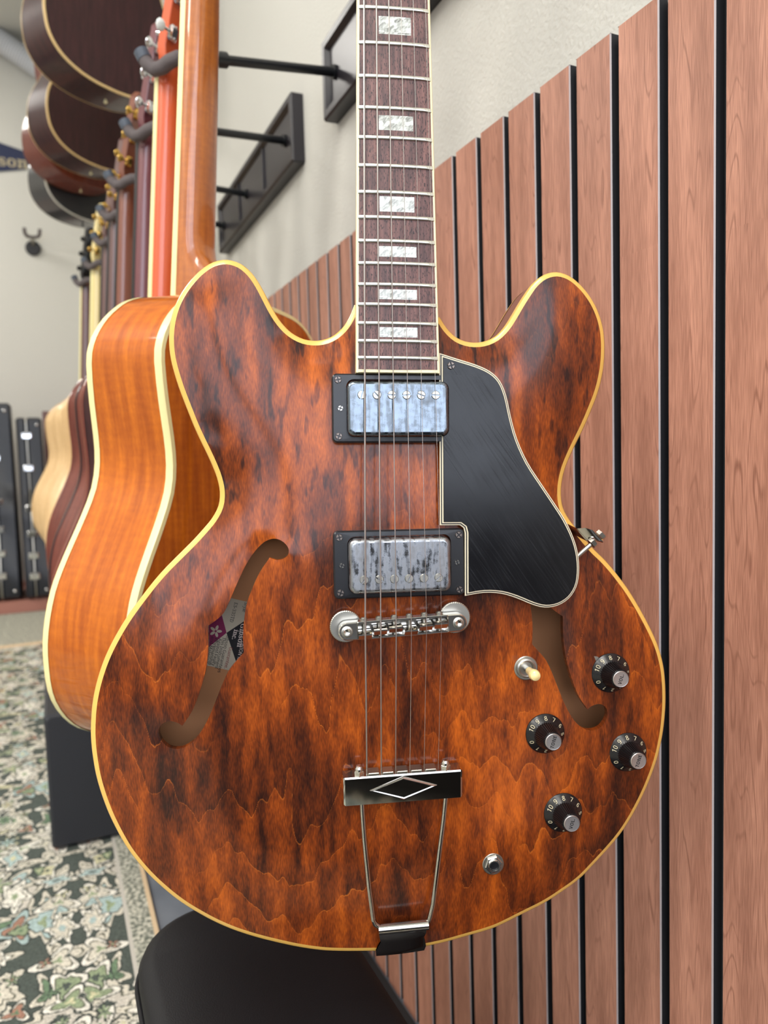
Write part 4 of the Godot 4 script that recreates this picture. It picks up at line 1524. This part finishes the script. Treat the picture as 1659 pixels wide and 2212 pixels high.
	add_tube(tm, [Vector3(7, 0, 18) * MM, Vector3(21, 0, 18) * MM], 0.0022, 8)
	add_lathe(tm, [[3.0, -12.0], [3.2, 0.0], [4.6, 0.5], [4.6, 1.2]], 12, Vector3.ZERO, Vector3.RIGHT, Vector3.UP, MM)
	for s in [-1.0, 1.0]:
		add_lathe(tm, [[2.0, 21.0], [2.0, 22.6], [1.0, 23.2]], 8, Vector3(2, s * 7.0, 0) * MM, Vector3.RIGHT, Vector3.UP, MM)
	var tuner_mesh := tm.done(30.0)
	var bm := MB.new()
	var br := []
	for e in [[19.0, 2.0], [20.5, 5.6], [25.0, 8.0], [30.0, 7.2], [33.0, 4.0], [34.0, 0.6]]:
		var r := PackedVector3Array()
		for i in 14:
			var a := TAU * i / 14.0
			r.append(Vector3(e[0], e[1] * cos(a), 18.0 + e[1] * 0.5 * sin(a)) * MM)
		br.append(r)
	bm.grid(br, true)
	bm.fan(br[0], true)
	var button_mesh := bm.done(50.0)
	for s in [-1.0, 1.0]:
		for k in 3:
			var tt := Transform3D(Basis(Vector3(s, 0, 0), Vector3(0, s, 0), Vector3.BACK), Vector3(s * 25.0, 55.0 + k * 46.0, 0) * MM)
			var o := part(head, "tuner", tuner_mesh, look.metal, tt)
			part(o, "button", button_mesh, look.button)
	return g

func frame_of(back_angle: float, lean: float, at: Vector3) -> Transform3D:
	var n := Vector3(sin(back_angle), 0, cos(back_angle))
	var x := Vector3(cos(back_angle), 0, -sin(back_angle))
	var y := (Vector3.UP * cos(lean) + n * sin(lean)).normalized()
	return Transform3D(Basis(x, y, x.cross(y)), at)

const ROW := [[0.0, 0.0, 0.0, 0.0], [0.003, -0.018, -0.263, 0.0], [0.005, -0.001, -0.529, -1.0], [0.0, 0.017, -0.827, 2.0], [-0.002, 0.023, -1.065, 0.0], [-0.002, 0.035, -1.328, -2.0], [-0.018, 0.035, -1.583, -6.0], [-0.039, 0.040, -1.838, -8.0]]
const UPPER := [[0.194, 0.978, -2.170, 27.0], [0.190, 1.016, -2.810, 31.0], [0.168, 1.040, -3.070, 31.0], [0.178, 0.966, -3.250, 31.0]]

func row_frame(i: int) -> Transform3D:
	var r: Array = ROW[i]
	return frame_of(deg_to_rad(40.54 + r[3]), deg_to_rad(3.0), Vector3(0.21833 + r[0], CH + 0.20346 + r[1], -0.81304 + r[2]))

func upper_frame(i: int) -> Transform3D:
	var u: Array = UPPER[i]
	var f := frame_of(deg_to_rad(u[3]), deg_to_rad(3.0), Vector3.ZERO)
	f.origin = Vector3(u[0], CH + u[1], u[2]) - f * Vector3(0, -0.5175, -0.06)
	return f

func guitar_row() -> void:
	var look := func(back: String, binding: String, neck: String, metal: String, button: String, extra := {}) -> Dictionary:
		var d := {"back": M[back], "side": M[back], "top": M.spruce, "binding": M[binding], "neck": M[neck], "board": M.ebony, "board_binding": M.pale_binding, "metal": M[metal], "button": M[button], "pin": M.cream_binding}
		d.merge(extra, true)
		return d
	var grp := "acoustic guitars hanging in a row along the slatted wall"
	acoustic("acoustic_guitar", "honey-orange acoustic guitar with wide cream binding, hanging next to the electric guitar", look.call("honey", "pale_binding", "honey_neck", "chrome", "button_white", {"binding_width": 7.0}), row_frame(0), grp)
	acoustic("acoustic_guitar", "acoustic guitar with a bright red-orange neck and white tuner buttons", look.call("dark_mahogany", "red_brown", "cherry_neck", "chrome", "button_white", {"board_binding": M.pale_binding}), row_frame(1), grp, 1.0)
	acoustic("acoustic_guitar", "acoustic guitar with a burgundy neck and chrome tuners", look.call("red_brown", "dark_mahogany", "burgundy_neck", "chrome", "chrome", {"board_binding": M.ebony}), row_frame(2), grp)
	acoustic("acoustic_guitar", "acoustic guitar with a glossy brown neck and gold tuners", look.call("red_brown", "red_brown", "brown_neck", "gold_metal", "gold_metal", {"board_binding": M.ebony}), row_frame(3), grp)
	acoustic("acoustic_guitar", "acoustic guitar with an umber neck, fifth in the row after the honey-orange one", look.call("natural_maple", "natural_maple", "umber_neck", "gold_metal", "gold_metal", {"board_binding": M.ebony}), row_frame(4), grp)
	acoustic("acoustic_guitar", "pale acoustic guitar with a grey-brown neck, sixth in the row", look.call("natural_maple", "natural_maple", "umber_neck", "gold_metal", "gold_metal", {"board_binding": M.ebony}), row_frame(5), grp)
	acoustic("acoustic_guitar", "natural blond acoustic guitar with a pale maple neck", look.call("natural_maple", "natural_maple", "maple_neck", "gold_metal", "gold_metal"), row_frame(6), grp, 1.04)
	acoustic("acoustic_guitar", "acoustic guitar with a black headstock and black tuners at the row's far end", look.call("natural_maple", "natural_maple", "umber_neck", "black_tube", "black_tube", {"head": M.ebony}), row_frame(7), grp, 1.02)
	var hi := "guitars hanging high above the row"
	acoustic("high_guitar", "dark mahogany guitar with cream binding, largest of those hung high", look.call("dark_mahogany", "cream_edge", "brown_neck", "chrome", "chrome", {"binding_width": 2.6}), upper_frame(0), hi)
	acoustic("high_guitar", "second high-hung dark mahogany guitar with cream binding", look.call("dark_mahogany", "cream_edge", "brown_neck", "chrome", "chrome", {"binding_width": 2.6}), upper_frame(1), hi)
	acoustic("high_guitar", "red-brown guitar hung high between a dark mahogany and a black one", look.call("red_brown", "red_brown", "brown_neck", "chrome", "chrome", {"binding_width": 2.6}), upper_frame(2), hi)
	acoustic("high_guitar", "black guitar with white binding, last of those hung high", look.call("ebony_body", "white_binding", "ebony_body", "chrome", "chrome", {"binding_width": 3.0, "pin": M.black_plastic}), upper_frame(3), hi)

func hanger(label: String, group: String, from: Vector3, neck: Transform3D) -> void:
	# neck: origin at the middle of the neck under the headstock; x across, z out of the back
	var h := thing("guitar_hanger", label, "hanger", Transform3D(), group)
	var joint := neck * Vector3(0, 0.004, 0.058)
	var dir := (joint - from).normalized()
	part(h, "wall_flange", tube([from, from + dir * 0.006], 0.0105, 16), M.black_tube)
	part(h, "arm", tube([from, from + dir * 0.01, joint], 0.0068, 14), M.black_tube)
	var sw := MB.new()
	add_tube(sw, [joint - dir * 0.03, joint - dir * 0.004, joint + dir * 0.012], 0.0105, 16)
	add_lathe(sw, [[8.0, -14.0], [10.5, -10.0], [10.5, 16.0], [7.0, 21.0]], 14, joint, neck.basis.x, -neck.basis.z, MM)
	part(h, "swivel", sw.done(), M.black_tube)
	for s in [-1.0, 1.0]:
		var path := []
		var rad := []
		for q in [[0.0, 0.0, 0.055], [0.02, -0.004, 0.05], [0.033, -0.006, 0.035], [0.034, -0.009, 0.022], [0.034, -0.014, 0.010], [0.0345, -0.015, -0.003], [0.036, -0.006, -0.015], [0.038, 0.006, -0.021]]:
			path.append(neck * Vector3(q[0] * s, q[1], q[2]))
			rad.append(0.0095)
		part(h, "foam_prong", tube(path, rad, 14), M.foam)
		part(h, "prong_cap", tube([path[-1] - (path[-1] - path[-2]) * 0.5, path[-1] + (path[-1] - path[-2]).normalized() * 0.006], 0.0102, 14), M.foam_cap)

func neck_at(f: Transform3D, v: float) -> Transform3D:
	return Transform3D(f.basis, f * Vector3(0, -v * MM, neck_front(v, 0.0857) + 0.008))

func hangers() -> void:
	# black boards on the wall that carry the hanger arms
	var len := 0.634
	var b := MB.new()
	var outer := round_rect(len, 0.121, 0.002, 1)
	var mid := round_rect(len - 0.026, 0.095, 0.002, 1)
	var inn := round_rect(len - 0.038, 0.083, 0.002, 1)
	b.grid([ring3(outer, 0.0, 1.0), ring3(outer, 0.021, 1.0), ring3(inset(outer, 0.003), 0.024, 1.0), ring3(mid, 0.024, 1.0), ring3(inn, 0.016, 1.0)], true)
	b.face(inn, 0.016, true)
	var board_mesh := b.done(20.0)
	var div := box(Vector3(0.004, 0.083, 0.006), 0.001, Vector3(0, 0, 0.018))
	var spots := [[-0.832, "black hanger board on the wall, behind the electric guitar's neck"], [-1.629, "black hanger board on the wall, between the neck and the honey-orange guitar"], [-2.42, "black hanger board far along the wall, mostly behind guitar necks"]]
	for q in spots:
		var t := thing("hanger_board", q[1], "board", Transform3D(Basis(Vector3(0, 0, 1), Vector3.UP, Vector3(-1, 0, 0)), Vector3(WX + 0.014, CH + 0.597, q[0])), "hanger boards on the plaster wall")
		part(t, "panel", board_mesh, M.board_black)
		for x in [-0.105, 0.105]: part(t, "divider", div, M.board_black, T(Vector3(x, 0, 0)))
	var face := WX + 0.014 - 0.016
	var zs := [-0.87, -1.111, -1.376, -1.673, -1.910, -2.174, -2.43, -2.68]
	for i in 8:
		var f := neck_at(row_frame(i), -368.0)
		hanger(["black hanger arm holding the honey-orange guitar", "black hanger arm holding the red-orange neck with white tuners", "black hanger arm holding the burgundy neck", "black hanger arm holding the glossy brown neck", "black hanger arm holding the fifth guitar's umber neck", "black hanger arm holding the sixth guitar's grey-brown neck", "black hanger arm holding the pale maple neck", "black hanger arm at the far end of the row"][i], "hanger arms along the wall", Vector3(face, CH + 0.597, zs[i]), f)
	for i in 4:
		var f := neck_at(upper_frame(i), -368.0)
		hanger("black hanger arm high up holding the %s" % ["largest dark mahogany guitar", "second dark mahogany guitar", "red-brown guitar", "black guitar"][i], "high hanger arms above the row", Vector3(WX + 0.014, f.origin.y + 0.02, f.origin.z), f)
	# the electric guitar hangs from the near end of its board
	var eb := Basis.from_euler(Vector3(-1.79795, -17.93473, -1.54544) * (PI / 180.0), EULER_ORDER_YXZ)
	var o := Vector3(0.20399, CH - 0.11517, -0.44219) + eb * Vector3(0, 0.640, -0.006)
	var nk := Transform3D(Basis(-eb.x, eb.y, -eb.z), o)
	hanger("black hanger arm holding the brown electric guitar", "hanger arms along the wall", Vector3(face, CH + 0.597, -0.60), nk)

# ================================================================ rug, bench, cabinet, cases
func rug_piece(parent: Node, called: String, lo: Vector2, hi: Vector2, m: Material, tile := 0.0) -> void:
	var b := MB.new()
	var y := 0.008
	if tile > 0.0:
		b.has_uv = true
		b.quad(Vector3(lo.x, y, hi.y), Vector3(hi.x, y, hi.y), Vector3(hi.x, y, lo.y), Vector3(lo.x, y, lo.y), Vector2(lo.x, hi.y) / tile, Vector2(hi.x, hi.y) / tile, Vector2(hi.x, lo.y) / tile, Vector2(lo.x, lo.y) / tile)
	else:
		add_box(b, Vector3((lo.x + hi.x) / 2, y / 2, (lo.y + hi.y) / 2), Vector3(hi.x - lo.x, y, hi.y - lo.y))
	part(parent, called, b.done(20.0), m)

func furnishings() -> void:
	var rug := thing("rug", "patterned green, cream and rust wool rug under the guitars", "rug")
	rug_piece(rug, "woven_field", Vector2(-2.2, -3.74), Vector2(0.078, 1.2), M.rug_field, 0.62)
	rug_piece(rug, "pale_stripe", Vector2(0.078, -3.80), Vector2(0.085, 1.2), M.rug_pale)
	rug_piece(rug, "side_band", Vector2(0.085, -4.60), Vector2(0.1205, 1.2), M.rug_band)
	rug_piece(rug, "side_edging", Vector2(0.1205, -4.62), Vector2(0.1285, 1.2), M.rug_edging)
	rug_piece(rug, "end_stripe", Vector2(-2.2, -3.80), Vector2(0.078, -3.74), M.rug_edging)
	rug_piece(rug, "end_band", Vector2(-2.2, -4.62), Vector2(0.085, -3.80), M.rug_band)
	# padded bench under the electric guitar
	var st := thing("padded_bench", "black vinyl padded bench under the electric guitar", "bench", T(Vector3(0.144, CH - 0.45, -0.53)))
	var m := MB.new()
	var w := 0.194
	var l := 0.44
	var rows := []
	for e in [[0.012, -0.050], [0.0, -0.044], [0.0, -0.030], [0.003, -0.026], [0.0, -0.022], [0.0, -0.012], [0.004, -0.004], [0.016, 0.002], [0.05, 0.006]]:
		var r := PackedVector3Array()
		for p in round_rect(w - 2 * e[0], l - 2 * e[0], maxf(0.075 - e[0], 0.01), 10): r.append(Vector3(p.x, e[1], -p.y))
		rows.append(r)
	m.grid(rows, true)
	m.fan(rows[0], true)
	m.fan(rows[-1])
	part(st, "seat_cushion", m.done(50.0), M.black_vinyl)
	part(st, "piping", tube_loop(round_rect(w + 0.002, l + 0.002, 0.075, 10), -0.026, 0.0028), M.black_vinyl)
	var hgt := CH - 0.45
	for sx in [-1.0, 1.0]:
		for sz in [-1.0, 1.0]:
			part(st, "leg", tube([Vector3(sx * 0.075, -0.045, sz * 0.14), Vector3(sx * 0.100, -hgt + 0.0102, sz * 0.19)], 0.0095, 12), M.black_tube)
		part(st, "cross_rail", tube([Vector3(sx * 0.09, -0.2, -0.16), Vector3(sx * 0.09, -0.2, 0.16)], 0.007, 10), M.black_tube)
	single("floor_sheet", box(Vector3(0.224, 0.009, 2.2), 0.001, Vector3(0.322, 0.0045, -0.60)), M.sheet_black, "thin black sheet added on the floor along the slatted wall", "mat")  # added black sheet covering the floor strip beside the wall
	# black cabinet standing under the row
	var cab := thing("speaker_cabinet", "black covered speaker cabinet standing on the rug below the hanging guitars", "speaker", T(Vector3(0.105, 0.008, -1.84)))
	part(cab, "cabinet_body", box(Vector3(0.29, 0.29, 0.33), 0.006, Vector3(0, 0.150, 0)), M.tolex)
	for sx in [-1.0, 1.0]:
		for sz in [-1.0, 1.0]:
			part(cab, "foot", lathe([[12.0, 0.0], [13.0, 4.0], [13.0, 6.0]], 14, MM), M.black_plastic, Transform3D(Basis(Vector3.RIGHT, Vector3.FORWARD, Vector3.UP), Vector3(sx * 0.115, 0, sz * 0.135)))
	part(cab, "carry_handle", tube([Vector3(-0.06, 0.294, 0), Vector3(-0.05, 0.312, 0), Vector3(0.05, 0.312, 0), Vector3(0.06, 0.294, 0)], 0.008, 10), M.black_plastic)
	# platform with guitar cases along the back wall
	single("case_platform", box(Vector3(3.0, 0.075, 0.58), 0.004, Vector3(-1.0, 0.0375, -4.94)), M.oak_trim, "low pinkish wooden platform under the guitar cases", "platform")
	guitar_case("black hard guitar case standing next to the brown board", Vector3(-0.092, 0.079, -4.80), 0.135, 1.03)
	guitar_case("taller black hard guitar case, second from the brown board", Vector3(-0.262, 0.079, -4.83), 0.160, 1.115)
	guitar_case("black hard guitar case, third from the brown board", Vector3(-0.445, 0.079, -4.83), 0.150, 1.06)
	single("brown_board", box(Vector3(0.20, 1.09, 0.05), 0.003, Vector3(0.08, 0.62, -5.02)), M.brown_board, "plain mauve-brown board leaning upright beside the guitar cases", "board")
	counter()
	pennant()
	wall_yoke()
	duct()

func tube_loop(p: PackedVector2Array, y: float, r: float) -> ArrayMesh:
	var m := MB.new()
	var rows := []
	for k in 9:
		var a := TAU * k / 8.0
		var ring := PackedVector3Array()
		for q in inset(p, -r * cos(a)): ring.append(Vector3(q.x, y + r * sin(a), -q.y))
		rows.append(ring)
	m.grid(rows, true)
	return m.done(60.0)

func guitar_case(label: String, at: Vector3, thick: float, high: float) -> void:
	# stands on its tail, seen edge on: thick is the depth of the case
	var g := thing("guitar_case", label, "guitar case", T(at), "hard guitar cases along the back wall")
	var prof := pairs([-0.20, 0.02, -0.17, 0.0, 0.17, 0.0, 0.20, 0.02, 0.215, 0.15, 0.16, 0.30, 0.165, 0.42, 0.15, 0.52, 0.085, 0.60, 0.085, 0.97, 0.075, 1.0, -0.075, 1.0, -0.085, 0.97, -0.085, 0.60, -0.15, 0.52, -0.165, 0.42, -0.16, 0.30, -0.215, 0.15])
	var poly := PackedVector2Array()
	for p in prof: poly.append(Vector2(p.x, p.y * high))
	var turn := Transform3D(Basis(Vector3(0, 0, 1), Vector3.UP, Vector3(-1, 0, 0)), Vector3.ZERO)
	var b := ccw(poly)
	for k in 2:
		var m := MB.new()
		var z0 := -thick * 0.5 if k == 0 else thick * 0.12
		var z1 := thick * 0.1 if k == 0 else thick * 0.5
		m.grid([ring3(inset(b, 0.012), z0, 1.0), ring3(b, z0 + 0.012, 1.0), ring3(b, z1 - 0.012, 1.0), ring3(inset(b, 0.012), z1, 1.0)], true)
		m.face(inset(b, 0.012), z0, false)
		m.face(inset(b, 0.012), z1, true)
		part(g, "lower_shell" if k == 0 else "lid", m.done(40.0), M.case_black, turn)
	var rim := MB.new()
	var o := inset(b, -0.003)
	rim.grid([ring3(b, thick * 0.085, 1.0), ring3(o, thick * 0.09, 1.0), ring3(o, thick * 0.13, 1.0), ring3(b, thick * 0.135, 1.0)], true)
	part(g, "valance", rim.done(30.0), M.dull_nickel, turn)
	for q in [[0.213, 0.13], [0.19, 0.24], [0.163, 0.36], [0.155, 0.50], [0.085, 0.72], [0.085, 0.90]]:
		var l := MB.new()
		add_box(l, Vector3(0, 0, 0), Vector3(thick * 0.38, 0.036, 0.012), 0.004)
		add_tube(l, [Vector3(-thick * 0.12, 0.01, 0.006), Vector3(-thick * 0.12, 0.01, 0.013), Vector3(thick * 0.12, 0.01, 0.013), Vector3(thick * 0.12, 0.01, 0.006)], 0.003, 8)
		part(g, "latch", l.done(30.0), M.chrome, T(Vector3(-thick * 0.11, q[1] * high, q[0] + 0.004)))
	for q in [[0.212, 0.05], [0.087, 0.96]]:
		part(g, "stud", lathe([[9.0, 0.0], [8.0, 4.0], [4.0, 6.5], [0.01, 7.0]], 14, MM), M.chrome, T(Vector3(thick * 0.3, q[1] * high, q[0])))

func pennant() -> void:
	var z := BACK + 0.004
	var g := thing("pennant", "navy felt pennant with cream lettering pinned to the back wall", "pennant", T(Vector3(-0.023, CH + 1.93, z)))
	part(g, "felt_flag", prism(pairs([0.05, 0.028, -0.62, 0.19, -0.62, -0.20, 0.0, -0.068]), 0.0, 0.003), M.pennant_navy)
	part(g, "felt_edge", box(Vector3(0.012, 0.39, 0.004), 0.0, Vector3(-0.62, -0.005, 0.002)), M.pennant_cream)
	letters(g, "lettering", "Gibson", 0.092, M.pennant_cream, T(Vector3(-0.155, -0.034, 0.0035)), true, true, 0.002)

func wall_yoke() -> void:
	var g := thing("wall_hanger", "small empty wooden guitar hanger screwed to the beige back wall", "hanger", T(Vector3(-0.012, CH + 1.40, BACK)))
	var m := MB.new()
	add_lathe(m, [[46.0, 0.0], [46.0, 14.0], [40.0, 19.0]], 28, Vector3(0, -0.02, 0), Vector3.RIGHT, Vector3.UP, MM)
	part(g, "wooden_block", m.done(), M.black_plastic)
	part(g, "yoke_neck", tube([Vector3(0, 0, 0.015), Vector3(0, 0.02, 0.05), Vector3(0, 0.03, 0.075)], 0.011, 12), M.dull_nickel)
	for s in [-1.0, 1.0]:
		part(g, "prong", tube([Vector3(0, 0.03, 0.07), Vector3(s * 0.03, 0.034, 0.075), Vector3(s * 0.04, 0.04, 0.10), Vector3(s * 0.042, 0.05, 0.12), Vector3(s * 0.044, 0.07, 0.125)], 0.0105, 12), M.foam)

func duct() -> void:
	# ribbed white duct climbing to the ceiling on the back wall
	var path := []
	var rad := []
	var a := Vector3(0.50, CH + 2.21, BACK + 0.09)
	var b := Vector3(-2.6, CH + 4.0, BACK + 0.09)
	b = a.lerp(b, 0.52)
	for i in 481:
		path.append(a.lerp(b, i / 480.0))
		rad.append(0.058 + 0.010 * [0.0, 1.0, 1.0, 0.0][i % 4])
	single("ribbed_duct", tube(path, rad, 20), M.duct_white, "white ribbed flexible duct running up the back wall", "duct")

func counter() -> void:
	# added unseen dark props behind the camera, only to darken what the metal mirrors
	var c := thing("added_counter", "dark wooden counter added under the front windows to darken reflections", "counter", T(Vector3(-1.6, 0, 2.2)))
	part(c, "carcass", box(Vector3(3.6, 0.70, 0.56), 0.003, Vector3(0, 0.35, 0)), M.dark_panel)
	part(c, "worktop", box(Vector3(3.66, 0.03, 0.62), 0.004, Vector3(0, 0.716, 0)), M.dark_panel)
	for k in 4: part(c, "door", box(Vector3(0.84, 0.60, 0.018), 0.004, Vector3(-1.32 + k * 0.88, 0.35, -0.288)), M.dark_panel)
	var a := thing("added_amplifier", "black guitar amplifier added for dark reflections, standing on the rug behind the photographer's place", "amplifier", T(Vector3(-0.10, 0.009, 0.46)))  # added black box for the tailpiece to mirror as dark
	part(a, "cabinet_body", box(Vector3(0.62, 0.50, 0.27), 0.012, Vector3(0, 0.25, 0)), M.tolex)
	part(a, "grille", box(Vector3(0.56, 0.34, 0.006), 0.002, Vector3(0, 0.20, -0.136)), M.grille_cloth)
	part(a, "control_panel", box(Vector3(0.56, 0.06, 0.006), 0.002, Vector3(0, 0.43, -0.136)), M.black_plastic)
	for k in 6: part(a, "dial", lathe([[11.0, 0.0], [10.0, 12.0]], 18, MM), M.knob_black, Transform3D(Basis(Vector3.LEFT, Vector3.UP, Vector3.FORWARD), Vector3(-0.2 + k * 0.08, 0.43, -0.139)))
	part(a, "carry_handle", tube([Vector3(-0.09, 0.50, 0), Vector3(-0.07, 0.525, 0), Vector3(0.07, 0.525, 0), Vector3(0.09, 0.50, 0)], 0.009, 10), M.black_plastic)
